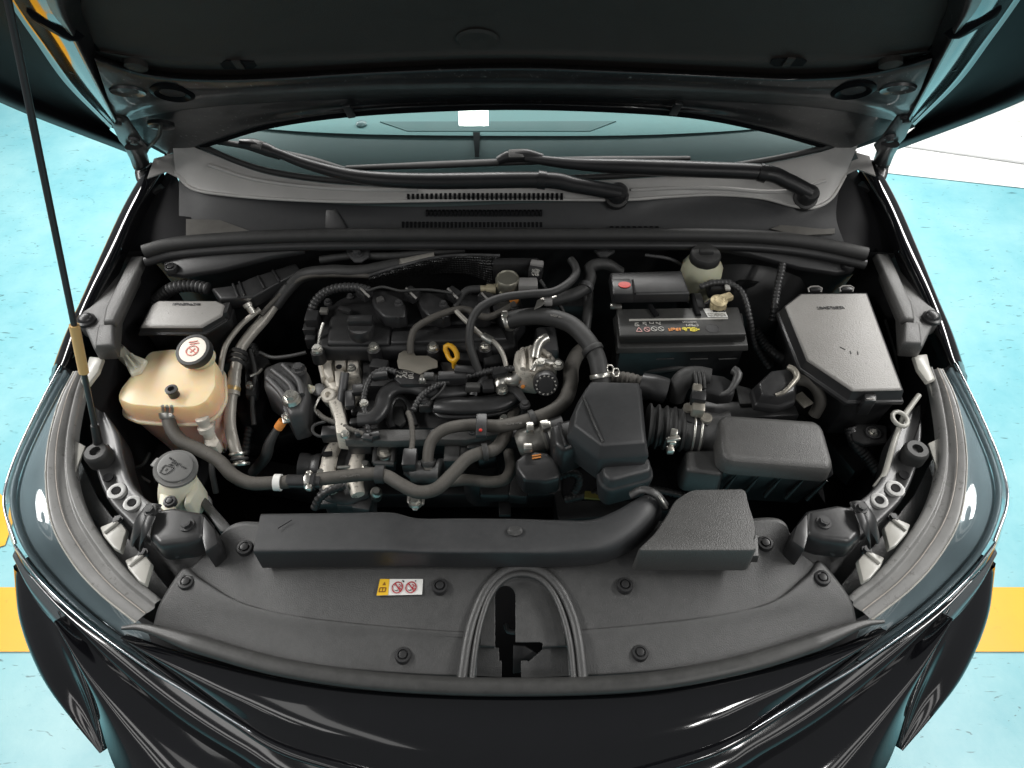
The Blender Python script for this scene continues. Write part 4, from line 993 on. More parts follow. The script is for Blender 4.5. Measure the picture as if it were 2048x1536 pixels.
# dipstick
dp = A([(894, 706, .80), (890, 696, .808), (895, 690, .812), (905, 694, .812), (913, 706, .806), (914, 716, .80), (907, 722, .795), (899, 717, .795), (894, 706, .80)])
dk = sweep('dipstick_handle', dp, .0052, yellow, en, n=8)
sweep('dipstick_tube', A([(907, 722, .795), (910, 740, .77), (915, 770, .72)]), .005, yellow, dk, n=8)
# aluminium end case
al0 = prism('end_case', [(634, 704), (718, 706), (720, 760), (700, 778), (664, 776), (650, 756), (640, 730)], .752, [(.006, .004), (.05, .006), (.10, -.006)], alu, en, bevel=.004, seg=2)
for q, z_ in (([(634, 700), (662, 700), (660, 716), (650, 722), (638, 718)], .772), ([(644, 722), (660, 722), (666, 752), (656, 756), (648, 744)], .766), ([(668, 704), (690, 704), (690, 730), (684, 734), (670, 730)], .768), ([(694, 706), (716, 708), (718, 748), (696, 752)], .764), ([(668, 740), (690, 740), (688, 772), (672, 772)], .762), ([(634, 718), (642, 718), (650, 752), (642, 756)], .758)):
    prism('case_rib', q, z_, [(.02, .002)], alu, al0, bevel=.003)
for (x, y) in ((678, 734), (655, 716)):
    lathe('case_pocket', [(.006, 0), (.006, .0012), (0, .001)], P(x, y, .7705), deep, al0, n=10)
prism('case_flange', [(652, 772), (676, 776), (684, 806), (692, 842), (696, 868), (672, 866), (668, 830), (656, 800)], .748, [(.05, .003)], alu, en, bevel=.004)
sweep('case_flange', A([(690, 745, .772), (686, 775, .755), (682, 805, .74), (676, 835, .72)]), .009, iron, en, n=8)
lathe('case_lug', [(.016, -.03), (.015, .006), (.011, .010), (.006, .010), (.005, .004), (0, .004)], P(658, 792, .745), alu, en, ax=(0, -.4, 1))
lathe('case_lug', [(.013, -.03), (.013, .008), (.007, .010), (0, .010)], P(640, 782, .745), iron, en, ax=(-.3, -.3, 1))
lathe('plug', [(.008, -.01), (.008, .010), (0, .012)], P(624, 779, .75), white_pl, en, ax=(-.6, -.3, .7))
bolt(P(703, 735, .778), .006, al0, zinc)
prism('chain_cover', [(724, 714), (800, 706), (900, 716), (1000, 712), (1010, 760), (900, 770), (724, 772)], .757, [(.06, .004)], bmk, en, bevel=.006)
sweep('alu_strip', A([(752, 712, .772), (770, 716, .772), (786, 712, .772), (800, 706, .772)]), .005, alu_clean, en, n=8)
# pressed metal bracket in front of the cover
mb = prism('sensor_bracket', [(798, 706), (808, 701), (826, 702), (832, 711), (856, 711), (875, 721), (875, 734), (858, 738), (840, 748), (818, 740), (797, 736), (794, 722)], .795, [(.003, 0)], mat('beige_grey_steel', (.27, .25, .21), .4, metal=.4, var=.15), en, bevel=.001)
prism('sensor_block', [(790, 738), (860, 742), (880, 748), (880, 768), (800, 768), (788, 756)], .785, [(.03, .002)], smooth_plastic, en, bevel=.004)
box('sensor_plug', P(905, 756, .785), (.055, .022, .022), smooth_plastic, en, rz=.05)
lathe('brass_nut', [(.007, -.008), (.007, .008), (.004, .010), (0, .010)], P(845, 758, .79), zinc, en, ax=(0, -1, .4), n=6)
scribble('block_lettering', [(792, 741), (828, 741), (828, 758), (792, 756)], .7858, 3, ink_grey, en, rows=2, wf=.16, seed=9)
for (x, y) in ((930, 715), (985, 722), (760, 730)):
    box('injector_plug', P(x, y + 6, .775), (.034, .024, .03), smooth_plastic, en, rz=random.uniform(-.3, .3))
prism('runner_cap', [(878, 722), (920, 728), (935, 745), (920, 752), (888, 748)], .778, [(.04, .0)], rubber_dark, en, bevel=.006, r=10)

# intake manifold: runner loops
mf = prism('intake_manifold', [(712, 800), (760, 772), (1010, 775), (1050, 800), (1045, 840), (1000, 855), (720, 858)], .715, [(.08, .01)], bmk, en, bevel=.01)
def runner(pts, wpx, name='manifold_runner', z=0):
    return hose(name, pts, wpx, smooth_plastic, mf, n=16, flat=(1, .75))
runner([(718, 838, .75), (748, 834, .754), (764, 814, .758), (770, 792, .762), (788, 776, .766), (822, 772, .766), (858, 782, .764), (890, 784, .76), (930, 780, .755)], 34)
runner([(830, 852, .728), (822, 830, .732), (816, 808, .736), (806, 796, .74), (792, 795, .742), (782, 810, .738), (780, 835, .732), (784, 855, .726)], 14, 'runner_rim')
prism('manifold_pad', [(840, 796), (905, 776), (920, 784), (918, 800), (880, 812), (838, 812)], .748, [(.02, .002)], plastic, mf, bevel=.003)
bolt(P(905, 783, .75), .008, mf, iron)
prism('manifold_plate', [(690, 858), (860, 858), (1000, 850), (1010, 866), (930, 880), (860, 878), (790, 882), (690, 880)], .735, [(.020, .002)], plastic_mid, mf, bevel=.003)
prism('runner_pocket', [(786, 812), (806, 812), (812, 842), (800, 852), (784, 846)], .728, [(.01, 0)], rubber_dark, mf, bevel=.002)
# cover pipe with its flanged edge
egr = hose('crossover_pipe', [(872, 812, .752), (900, 812, .757), (960, 812, .758), (1004, 806, .758), (1032, 790, .756)], [34, 40, 38, 36, 34], smooth_plastic, en, n=18, flat=(1, .7))
for k, pts in enumerate((((864, 816), (872, 796), (900, 797), (960, 796), (996, 790), (1018, 776)), ((864, 816), (880, 832), (920, 834), (975, 830), (1012, 822), (1046, 802)))):
    sweep('pipe_flange', A([(x, y, .747) for x, y in pts]), .0045, smooth_plastic, egr, n=8)
# pipe elbow in raw aluminium
eb_ = hose('elbow_fitting', [(1000, 782, .765), (1000, 766, .775), (1012, 758, .78), (1030, 760, .785), (1042, 748, .80)], [26, 26, 26, 26, 24], alu_clean, en, n=16)
lathe('elbow_collar', [(.016, 0), (.016, .03), (.013, .034)], P(1043, 752, .78), alu_clean, eb_, ax=(.1, .25, 1))
prism('elbow_flange', [(1000, 756), (1020, 764), (1042, 776), (1056, 800), (1046, 806), (1028, 786), (998, 774)], .772, [(.008, 0)], iron, eb_, bevel=.002)
bolt(P(1004, 778, .778), .008, eb_, zinc); bolt(P(1050, 808, .775), .007, eb_, iron)
lathe('orange_dot', [(.004, 0), (.004, .002), (0, .003)], P(1046, 774, .782), copper, eb_)
# valve body in cast aluminium with round black motor cap
vb = prism('egr_valve', [(1034, 700), (1056, 690), (1074, 694), (1098, 702), (1110, 716), (1106, 732), (1072, 742), (1040, 738), (1030, 722)], .822, [(.008, .003), (.04, .006), (.07, .0)], alu, en, bevel=.005)
for pts in (((1046, 698), (1046, 738)), ((1062, 694), (1064, 740)), ((1082, 700), (1100, 712))):
    sweep('valve_rib', A([(x, y, .826) for x, y in pts]), .0055, alu, vb, n=8)
sweep('valve_pipe', A([(1070, 716, .83), (1074, 696, .84), (1082, 682, .846), (1094, 676, .846)]), .010, alu_clean, vb, n=12)
mcx = P(1091, 766, .815); mr = m(23, mcx); mdir = V((.04, -.88, .48))
lathe('motor_housing', [(mr * .98, -.055), (mr, -.012), (mr * .96, 0)], mcx, alu_clean, vb, ax=mdir, n=28)
mc = lathe('motor_cap', [(mr * 1.08, -.010), (mr * 1.1, .006), (mr * .98, .011), (mr * .7, .011), (mr * .66, .013), (0, .013)], mcx, smooth_plastic, vb, ax=mdir, n=32)
uu, vv, ww = axes(mdir)
sg = []
for k in range(14):
    t = 2 * math.pi * k / 14
    for d in (0, .12): sg.append((mcx + ww * .0118 + (uu * math.cos(t + d) + vv * math.sin(t + d)) * mr * .78, mcx + ww * .0118 + (uu * math.cos(t + d * .4) + vv * math.sin(t + d * .4)) * mr * .92))
strokes('cap_lettering', sg, .0011, ink_grey, mc)
sweep('motor_flange', A([(1064, 742, .826), (1076, 722, .834), (1090, 722, .834), (1104, 726, .830), (1120, 722, .826), (1120, 732, .82)]), .006, alu_clean, vb, n=8, flat=(1, .8))
bolt(P(1081, 724, .84), .006, vb, zinc); bolt(P(1116, 730, .83), .007, vb, zinc)
prism('thermostat_housing', [(1070, 652), (1112, 650), (1118, 700), (1076, 700)], .80, [(.06, .003)], iron, en, bevel=.008)
# fuel pump cylinder at the back
fp = P(1015, 556, .885); fr = m(24, fp)
pm_ = mat('dull_pump_steel', (.30, .29, .24), .38, metal=.7, var=.2, vscale=60)
pu = lathe('fuel_pump', [(fr * .9, -.07), (fr * .92, -.022), (fr * 1.02, -.018), (fr * 1.02, -.004), (fr * .97, 0), (fr * .9, .002), (fr * .82, -.001), (0, -.001)], fp, pm_, en, n=32)
for k in range(6):
    t = 2 * math.pi * k / 6
    box('pump_flat', fp + V((math.cos(t) * fr * .86, math.sin(t) * fr * .86, -.045)), (.012, .012, .05), pm_, pu, rz=t, bevel=.003)
lathe('pump_fitting', [(.010, 0), (.010, .018), (.007, .018), (.007, .034), (0, .034)], fp + V((-fr, -.005, -.024)), mat('cream_brass_fitting', (.62, .55, .38), .35, metal=.5), pu, ax=(-1, 0, 0), n=10)
sweep('pump_hose', [fp + V((-fr - .03, -.005, -.024)), fp + V((-fr - .06, -.008, -.028)), fp + V((-fr - .08, -.03, -.05))], .008, rubber_dark, pu, n=10)
lathe('pump_port', [(.009, 0), (.009, .006), (.006, .007), (0, .007)], fp + V((.012, -fr * .95, -.035)), copper, pu, ax=(.3, -1, .2))
box('pump_clamp', P(1056, 570, .875), (.038, .026, .02), mat('grey_clamp', (.36, .35, .34), .4, metal=.3), pu, bevel=.004)
cn = box('cam_sensor', P(1072, 542, .885), (.026, .035, .03), smooth_plastic, en, rz=-.2, bevel=.003)
box('sensor_cap', P(1074, 528, .90), (.026, .014, .012), mat('grey_clamp', (.36, .35, .34)), cn, rz=-.2)
scribble('sensor_lettering', [(1064, 538), (1080, 538), (1078, 552), (1063, 552)], .9012, 3, ink_grey, cn, rows=3, wf=.2, seed=12)
# dimpled heat shield
def dimple_mat():
    mt = bpy.data.materials.new('dimpled_black_shield'); mt.use_nodes = True
    N = mt.node_tree.nodes; L = mt.node_tree.links; b = N['Principled BSDF']
    b.inputs['Base Color'].default_value = (.03, .03, .03, 1); b.inputs['Metallic'].default_value = .7; b.inputs['Roughness'].default_value = .28
    tc = N.new('ShaderNodeTexCoord'); vo = N.new('ShaderNodeTexVoronoi'); vo.inputs['Scale'].default_value = 190; vo.inputs['Randomness'].default_value = .15
    L.new(tc.outputs['Object'], vo.inputs['Vector'])
    bp = N.new('ShaderNodeBump'); bp.inputs['Strength'].default_value = 1; bp.inputs['Distance'].default_value = .004
    L.new(vo.outputs['Distance'], bp.inputs['Height']); L.new(bp.outputs[0], b.inputs['Normal'])
    return mt
sh = loft('heat_shield', [A([(726, 572, .850), (780, 560, .852), (860, 548, .852), (940, 550, .85), (985, 572, .84)]), A([(735, 560, .868), (790, 545, .876), (860, 528, .886), (930, 520, .89), (985, 535, .88)]), A([(740, 552, .870), (800, 533, .884), (870, 516, .896), (930, 511, .900), (1000, 512, .900)])], 50, 20, dimple_mat(), en)
sweep('shield_edge', A([(738, 551, .871), (800, 532, .885), (870, 515, .897), (930, 510, .901), (1000, 511, .901)]), .003, iron, sh, n=6)
prism('shield_panel', [(985, 514), (1078, 514), (1078, 528), (985, 528)], .895, [(.06, .0)], smooth_plastic, sh, bevel=.004)

# engine mount in dark cast iron
mo_ = thing('engine_mount', 'dark cast engine mount bracket with two bolts beside the aluminium end case', 'engine mount', P(575, 790, .60))
prism('mount_body', [(530, 735), (560, 722), (598, 724), (612, 745), (612, 790), (602, 822), (580, 828), (566, 800), (545, 780), (530, 770)], .765, [(.01, .004), (.08, .006)], iron, mo_, bevel=.006, seg=3)
for pts in (((545, 740), (580, 770), (590, 800)), ((566, 730), (596, 760), (604, 790)), ((535, 756), (560, 782), (575, 805))):
    sweep('mount_rib', A([(x, y, .77) for x, y in pts]), .006, iron, mo_, n=8)
bolt(P(597, 738, .775), .010, mo_, iron); bolt(P(582, 796, .775), .012, mo_, zinc)
lathe('mount_boss', [(.018, -.04), (.017, .004), (.012, .005)], P(586, 815, .755), iron, mo_)
prism('mount_base', [(480, 715), (530, 712), (545, 760), (525, 830), (470, 825), (468, 760)], .70, [(.12, .0)], deep, mo_, bevel=.01)
gs = thing('ground_strap', 'dark ground strap with an orange crimp bolted below the engine mount', 'cable', P(550, 880, .62))
sweep('strap', A([(572, 836, .735), (556, 856, .72), (540, 884, .70), (530, 915, .67), (505, 945, .62)]), [.007, .008, .012, .011, .010], rubber_dark, gs, n=10)
sweep('crimp', A([(566, 842, .737), (556, 856, .724)]), .009, copper, gs, n=10)
prism('strap_lug', [(562, 828), (582, 828), (582, 842), (566, 846)], .742, [(.004, 0)], zinc, gs, bevel=.001)
bolt(P(575, 832, .744), .007, gs, zinc)

# alternator
at = thing('alternator', 'cast aluminium alternator with cooling slots below the front hose', 'alternator', P(680, 950, .50))
prism('alternator_shell', [(650, 885), (690, 882), (735, 905), (738, 985), (690, 1000), (645, 990), (632, 940)], .655, [(.01, .004), (.1, .004)], iron, at, bevel=.012, seg=3)
for pts in (((675, 884), (662, 910), (655, 945), (662, 985)), ((718, 905), (712, 935), (710, 960), (716, 990))):
    sweep('alternator_band', A([(x, y, .665) for x, y in pts]), [.013, .016, .016, .013], alu, at, n=12, flat=(1, .7))
for (x, y) in ((655, 908), (722, 900)):
    box('cooling_slot', P(x, y, .681), (.018, .010, .004), deep, at, rz=.1, bevel=0)
sweep('tie_bar', A([(675, 935, .672), (700, 934, .672)]), .004, zinc, at, n=8)
bolt(P(642, 945, .67), .006, at, zinc); bolt(P(730, 930, .67), .007, at, zinc)
box('alternator_plug', P(722, 888, .70), (.045, .03, .03), smooth_plastic, at)
lathe('white_plug', [(.006, 0), (.006, .010), (0, .012)], P(703, 890, .70), white_pl, at, ax=(-1, 0, .3))
box('regulator_plug', P(666, 868, .715), (.040, .024, .026), smooth_plastic, at, rz=.05)
pp = P(600, 935, .65); prr = m(30, pp)
pul = lathe('drive_pulley', [(prr, -.04), (prr, -.03), (prr * .9, -.026), (prr * .9, -.02), (prr, -.016), (prr, .0), (prr * .5, .004), (0, .004)], pp, smooth_plastic, at, ax=(-1, 0, .1), n=32)
for (x, y, w_, h_) in ((660, 1000, .05, .03), (700, 995, .04, .05), (728, 1005, .035, .04)):
    box('alternator_fin', P(x, y, .63), (w_, h_, .02), iron, at, rz=random.uniform(-.4, .4), bevel=.004)
lathe('terminal_stud', [(.012, -.01), (.011, .02), (.007, .024), (.006, .034), (0, .034)], P(752, 990, .64), zinc, at, ax=(.2, -.3, 1))
bh = thing('bolted_hanger', 'small galvanised bracket with a round bolt hanging below the front hose', 'bracket', P(832, 1000, .62))
prism('hanger_plate', [(814, 988), (850, 990), (848, 1008), (838, 1012), (834, 1020), (826, 1020), (822, 1010), (814, 1004)], .70, [(.004, 0)], mat('galvanised_steel', (.30, .29, .27), .4, metal=.6), bh, bevel=.001)
bolt(P(831, 1003, .703), .009, bh, zinc)
bb = thing('bolt_box_bracket', 'open black plastic bracket holding one large zinc bolt under the manifold plate', 'bracket', P(775, 910, .62))
prism('bracket_wall', [(752, 880), (790, 880), (788, 926), (750, 924)], .690, [(.03, 0)], smooth_plastic, bb, bevel=.003)
for pts in (((752, 880), (750, 926)), ((790, 880), (786, 926)), ((748, 926), (788, 928))):
    sweep('bracket_lip', A([(x, y, .695) for x, y in pts]), .006, plastic, bb, n=8)
bolt(P(769, 903, .697), .010, bb, alu_clean, flange=1.7)
sol = thing('purge_solenoid', 'small round black solenoid valve with a plug in the middle of the front hoses', 'solenoid', P(845, 945, .66))
sc_ = P(856, 945, .72)
lathe('solenoid_body', [(.022, -.028), (.022, .020), (.026, .021), (.026, .026), (.020, .028), (0, .028)], sc_, plastic, sol, ax=(1, -.1, .15), n=24)
sweep('solenoid_nipple', A([(850, 946, .72), (832, 948, .72), (818, 946, .722), (815, 935, .73)]), [.014, .014, .011, .008], smooth_plastic, sol, n=12)
box('solenoid_plug', P(820, 920, .745), (.026, .038, .026), smooth_plastic, sol, bevel=.004)
ss = thing('sensor_bracket_block', 'dark plug and sensor block on a bracket at the bottom of the bay', 'sensor', P(1020, 985, .56))
box('sensor_body', P(990, 985, .64), (.06, .03, .03), smooth_plastic, ss, bevel=.008)
box('plug', P(1038, 980, .645), (.035, .045, .03), smooth_plastic, ss, rz=-.1)
prism('bracket_leg', [(995, 985), (1022, 982), (1022, 1030), (998, 1030)], .62, [(.01, 0)], smooth_plastic, ss, bevel=.002)

# throttle body
tb = thing('throttle_valve', 'cast throttle valve with a banded rubber collar and a black motor cover with orange marks', 'throttle valve', P(1075, 900, .60))
tdir = (P(1140, 868, .76) - P(1065, 892, .745)).normalized()
tc0 = P(1066, 880, .760); tr = m(31, tc0)
lathe('throttle_housing', [(tr * .7, -.03), (tr * .98, -.02), (tr, .0), (tr * .94, .004), (tr * .94, .018), (tr * 1.0, .020), (tr * 1.0, .030)], tc0, dull_cast, tb, ax=tdir, n=32)
lathe('rubber_collar', [(tr * 1.02, .024), (tr * 1.06, .028), (tr * 1.02, .034), (tr * 1.08, .04), (tr * 1.04, .048), (tr * 1.02, .062)], tc0, rubber_dark, tb, ax=tdir, n=36)
lathe('hose_clamp', [(tr * 1.08, .030), (tr * 1.09, .031), (tr * 1.09, .038), (tr * 1.08, .039)], tc0, zinc, tb, ax=tdir, n=36)
box('clamp_screw', P(1090, 852, .80), (.016, .020, .014), zinc, tb, rz=.3, bevel=.003)
box('throttle_lug', P(1060, 858, .79), (.014, .02, .02), zinc, tb)
box('throttle_lug', P(1056, 896, .785), (.016, .014, .014), alu_clean, tb)
mcov = prism('motor_cover', [(1036, 920), (1048, 910), (1070, 904), (1092, 906), (1108, 918), (1118, 945), (1116, 952), (1092, 958), (1050, 955), (1036, 935)], .775, [(.006, .004), (.05, .002)], smooth_plastic, tb, bevel=.006, seg=3)
for yv in (909, 914):
    strokes('orange_mark', [(P(1064, yv + 3, .7762), P(1082, yv, .7762))], .0028, copper, mcov)

# ------------------------------------------------------------ resonator, bellows, air cleaner
rs_ = thing('intake_resonator', 'black angular resonator box with a chamfered lid between throttle body and bellows', 'resonator', P(1220, 840, .70))
prism('resonator_shell', [(1184, 764), (1276, 766), (1284, 855), (1288, 882), (1204, 888), (1150, 848), (1154, 822), (1168, 790)], .872, [(.004, .003), (.022, .007), (.026, .010), (.034, .011), (.10, .004)], plastic_soft, rs_, bevel=.003, seg=2)
sweep('lid_crease', A([(1166, 794, .874), (1190, 850, .874), (1206, 884, .873)]), .0022, plastic, rs_, n=6)
prism('resonator_chamber', [(1206, 918), (1284, 908), (1296, 918), (1300, 938), (1222, 958), (1210, 948)], .815, [(.004, .003), (.020, .006), (.024, .010), (.030, .010), (.08, .004)], plastic_soft, rs_, bevel=.005, seg=3, r=8)
prism('resonator_neck', [(1106, 850), (1140, 838), (1160, 850), (1168, 880), (1128, 896), (1112, 886)], .825, [(.01, .004), (.08, .004)], smooth_plastic, rs_, bevel=.006)
sweep('neck_rib', A([(1118, 846, .829), (1126, 872, .829), (1132, 892, .829)]), .003, smooth_plastic, rs_, n=6)
be = thing('bellows_hose', 'corrugated black intake bellows with two wire clamps between resonator and air cleaner', 'bellows', P(1325, 860, .72))
bd = (P(1372, 860, .80) - P(1280, 849, .80)).normalized(); b0 = P(1284, 850, .80); br = m(43, b0)
prof = []
for k in range(5):
    h0 = .006 + k * .0145
    prof += [(br * .88, h0), (br * (1.06 - k * .01), h0 + .004), (br * (1.06 - k * .01), h0 + .007), (br * .88, h0 + .011)]
prof += [(br * .95, .080), (br * .98, .083), (br * .98, .104), (br * .93, .106)]
lathe('bellows', prof, b0, rubber_dark, be, ax=bd, n=40)
for h_ in (.088, .100):
    u9, v9, w9 = axes(bd)
    sweep('wire_clamp', [b0 + w9 * h_ + (u9 * math.cos(t) + v9 * math.sin(t)) * br * 1.0 for t in [2 * math.pi * i / 24 for i in range(25)]], .0022, zinc, be, n=6)
for (x, y) in ((1348, 866), (1344, 884), (1340, 900)):
    box('clamp_screw', P(x, y, .835 - (y - 866) * .0006), (.012, .012, .012), alu_clean, be, rz=random.uniform(-.5, .5), bevel=.002)
box('clamp_ear', P(1346, 878, .832), (.024, .008, .006), alu_clean, be, rz=.2, bevel=.001)
ac = thing('air_cleaner_box', 'large black air cleaner housing with rounded lid and ribbed front wall', 'air cleaner', P(1550, 930, .62))
prism('lid', [(1452, 832), (1630, 844), (1642, 856), (1660, 920), (1656, 930), (1462, 915), (1450, 905), (1444, 842)], .842, [(.005, .004), (.014, .008), (.040, .010)], plastic_mid, ac, bevel=.007, seg=3, r=12)
prism('housing', [(1452, 836), (1640, 848), (1664, 930), (1456, 918)], .80, [(.02, .008), (.15, -.012)], smooth_plastic, ac, bevel=.005)
for k in range(5):
    x = 1478 + k * 44
    a_ = PY(x, 945 + k * 4, P(1550, 945, .77).y - .010); b_ = a_ + V((-.012, .004, -.07))
    sweep('housing_rib', [a_, a_.lerp(b_, .5), b_], [.001, .004, .005], smooth_plastic, ac, n=6)
prism('side_pod', [(1374, 902), (1440, 900), (1444, 945), (1376, 938)], .80, [(.006, .004), (.06, .008)], plastic, ac, bevel=.006, seg=3, r=8)
o9 = P(1446, 868, .80)
lathe('outlet_tube', [(br * .92, -.105), (br * .92, -.06), (br * .90, -.05), (br * .92, -.01), (br * 1.1, .005)], o9, plastic, ac, ax=bd, n=36)
mp_ = prism('flow_sensor_base', [(1366, 820), (1376, 810), (1398, 824), (1420, 822), (1424, 838), (1416, 850), (1392, 848), (1366, 838)], .838, [(.022, .0)], smooth_plastic, ac, bevel=.003)
ms = mat('dirty_grey_metal', (.30, .28, .24), .4, metal=.5, var=.4, vscale=120)
lathe('sensor_screw', [(.009, 0), (.009, .006), (.004, .007), (0, .005)], P(1376, 818, .84), ms, mp_); lathe('sensor_screw', [(.010, 0), (.010, .005), (.004, .006), (0, .004)], P(1412, 838, .84), ms, mp_)
box('sensor_body', P(1396, 815, .852), (.022, .030, .022), ms, mp_, rz=-.2, bevel=.003)
box('sensor_plug', P(1396, 796, .862), (.026, .024, .022), smooth_plastic, mp_, rz=-.2, bevel=.004)
box('sensor_lock', P(1394, 778, .868), (.016, .018, .012), ms, mp_, rz=-.2, bevel=.003)
# ------------------------------------------------------------ battery
ba = thing('battery', 'black car battery with a grey print band and white sticker on its lid', 'battery', P(1360, 660, .62))
bp_ = mat('battery_plastic', (.030, .030, .029), .42, var=.12, dust=.12)
zt = .868
prism('battery_top', [(1234, 618), (1476, 614), (1492, 667), (1240, 671)], zt, [(.003, .001), (.016, .001)], bp_, ba, bevel=.002)
prism('battery_rim', [(1235, 622), (1478, 618), (1492, 674), (1240, 678)], zt - .016, [(.012, .0)], bp_, ba, bevel=.001)
prism('battery_ledge', [(1230, 630), (1484, 626), (1496, 690), (1236, 696)], zt - .030, [(.012, .003), (.014, .003)], bp_, ba, bevel=.002)
prism('battery_case', [(1236, 632), (1478, 628), (1490, 692), (1240, 698)], zt - .046, [(.16, 0)], smooth_plastic, ba, bevel=.003)
for x in (1272, 1330, 1398, 1455):
    sweep('case_rib', [PY(x - 18, 718, P(1360, 694, .82).y - .004), PY(x + 18, 717, P(1360, 694, .82).y - .004)], .0018, bp_, ba, n=6)
plate('print_band', A([(1258, 638, zt + .0006), (1456, 635, zt + .0006), (1456, 638, zt + .0006), (1258, 642, zt + .0006)]), .0004, ink_grey, ba, bevel=0)
sk_ = plate('battery_sticker', A([(1406, 617, zt + .001), (1448, 616, zt + .001), (1456, 634, zt + .001), (1416, 634, zt + .001)]), .0005, white, ba, bevel=0)
scribble('sticker_lettering', [(1424, 619), (1448, 619), (1452, 624), (1426, 624)], zt + .0013, 5, ink, sk_, wf=.3, seed=21)
scribble('sticker_lettering', [(1414, 626), (1450, 626), (1453, 633), (1418, 633)], zt + .0013, 9, ink_grey, sk_, rows=2, wf=.16, seed=22)
for i, (x, y) in enumerate(((1274, 649), (1289, 648), (1303, 647), (1316, 647))):
    scribble('print_symbol', [(x - 5, y - 4), (x + 5, y - 4), (x + 6, y + 4), (x - 5, y + 4)], zt + .0008, 1, ink_grey, ba, wf=.14, seed=30 + i)
for i, (x, y) in enumerate(((1278, 659), (1294, 659), (1308, 658), (1322, 658))):
    c = P(x, y, zt + .0006); r9 = .0055
    if i in (0,): sg = [(c + V((-r9, -r9, 0)), c + V((r9, -r9, 0))), (c + V((r9, -r9, 0)), c + V((0, r9, 0))), (c + V((0, r9, 0)), c + V((-r9, -r9, 0)))]
    else: sg = [(c + V((r9 * math.cos(t), r9 * math.sin(t), 0)), c + V((r9 * math.cos(t + .6), r9 * math.sin(t + .6), 0))) for t in [q * .6 for q in range(11)]] + [(c + V((-r9 * .6, r9 * .6, 0)), c + V((r9 * .6, -r9 * .6, 0)))]
    strokes('warning_symbol', sg, .0014, mat('pale_red_print', (.55, .30, .28), .5) if i < 2 else ink_grey, ba)
scribble('orange_print', [(1337, 656), (1361, 656), (1361, 662), (1337, 662)], zt + .0008, 6, copper, ba, wf=.24, seed=41)
scribble('yellow_print', [(1364, 655), (1400, 655), (1401, 663), (1365, 663)], zt + .0008, 4, mat('yellow_print', (.72, .60, .06), .5), ba, wf=.26, seed=42)
scribble('grey_print', [(1372, 648), (1396, 648), (1397, 653), (1373, 653)], zt + .0008, 5, ink_grey, ba, wf=.26, seed=43)
scribble('grey_print', [(1364, 643), (1393, 643), (1394, 646), (1365, 646)], zt + .0008, 8, ink_grey, ba, wf=.2, seed=44)
lathe('round_emblem', [(.013, 0), (.013, .0007), (.0112, .0007), (.011, .0003), (0, .0003)], P(1425, 657, zt), smooth_plastic, ba, squash=.9)
tc_ = prism('terminal_cover', [(1222, 545), (1362, 541), (1378, 584), (1268, 586), (1262, 586), (1228, 586)], .905, [(.004, .002), (.024, .003)], smooth_plastic, ba, bevel=.003)
prism('cover_end', [(1222, 556), (1262, 556), (1268, 588), (1229, 588)], .9055, [(.022, .002)], smooth_plastic, tc_, bevel=.003)
lathe('red_terminal_mark', [(.012, 0), (.012, .0012), (0, .0015)], P(1249, 570, .9058), red, tc_, squash=.7)
sweep('cover_groove', A([(1265, 560, .9062), (1270, 588, .9062)]), .0022, deep, tc_, n=6)
for (x0, y0, x1, y1) in ((1300, 611, 1314, 632), (1384, 590, 1397, 631)):
    sweep('tray_strap', A([(x0, y0, zt + .003), ((x0 + x1) / 2 - 1, (y0 + y1) / 2, zt + .003), (x1, y1, zt + .002)]), .0055, deep, ba, n=8)
box('terminal_clamp', P(1232, 613, .872), (.022, .010, .008), zinc, ba, bevel=.002)
prism('rear_ledge', [(1382, 586), (1402, 584), (1412, 612), (1386, 614)], .874, [(.03, 0)], smooth_plastic, ba, bevel=.003)

nt_ = thing('negative_terminal', 'corroded brass coloured battery clamp beside the battery sticker', 'terminal', P(1440, 600, .84))
lathe('clamp_ring', [(.015, -.012), (.016, .002), (.010, .005), (.007, .003), (0, .004)], P(1438, 602, .884), mat('corroded_brass', (.50, .42, .26), .5, metal=.5, var=.4, vscale=120), nt_)
box('clamp_lug', P(1450, 596, .882), (.03, .016, .012), mat('corroded_brass', (.5, .42, .26)), nt_, rz=.4, bevel=.003)
box('clamp_base', P(1436, 612, .876), (.03, .012, .012), mat('corroded_brass', (.5, .42, .26)), nt_, bevel=.002)
nb = hose('battery_negative_loom', [(1400, 574, .885), (1425, 566, .89), (1455, 566, .89), (1480, 580, .885), (1492, 604, .875), (1500, 640, .85), (1510, 690, .80), (1538, 735, .76)], 13, loom_m, None, rib=(.0076, .22), n=10)
tag(nb, 'thin corrugated black loom looping round the corroded battery clamp', 'wire loom')
box('sensor_pod', P(1440, 578, .87), (.05, .03, .03), smooth_plastic, nt_, bevel=.006)
box('grey_tab', P(1455, 575, .888), (.010, .014, .006), ink_grey, nt_, bevel=.002)

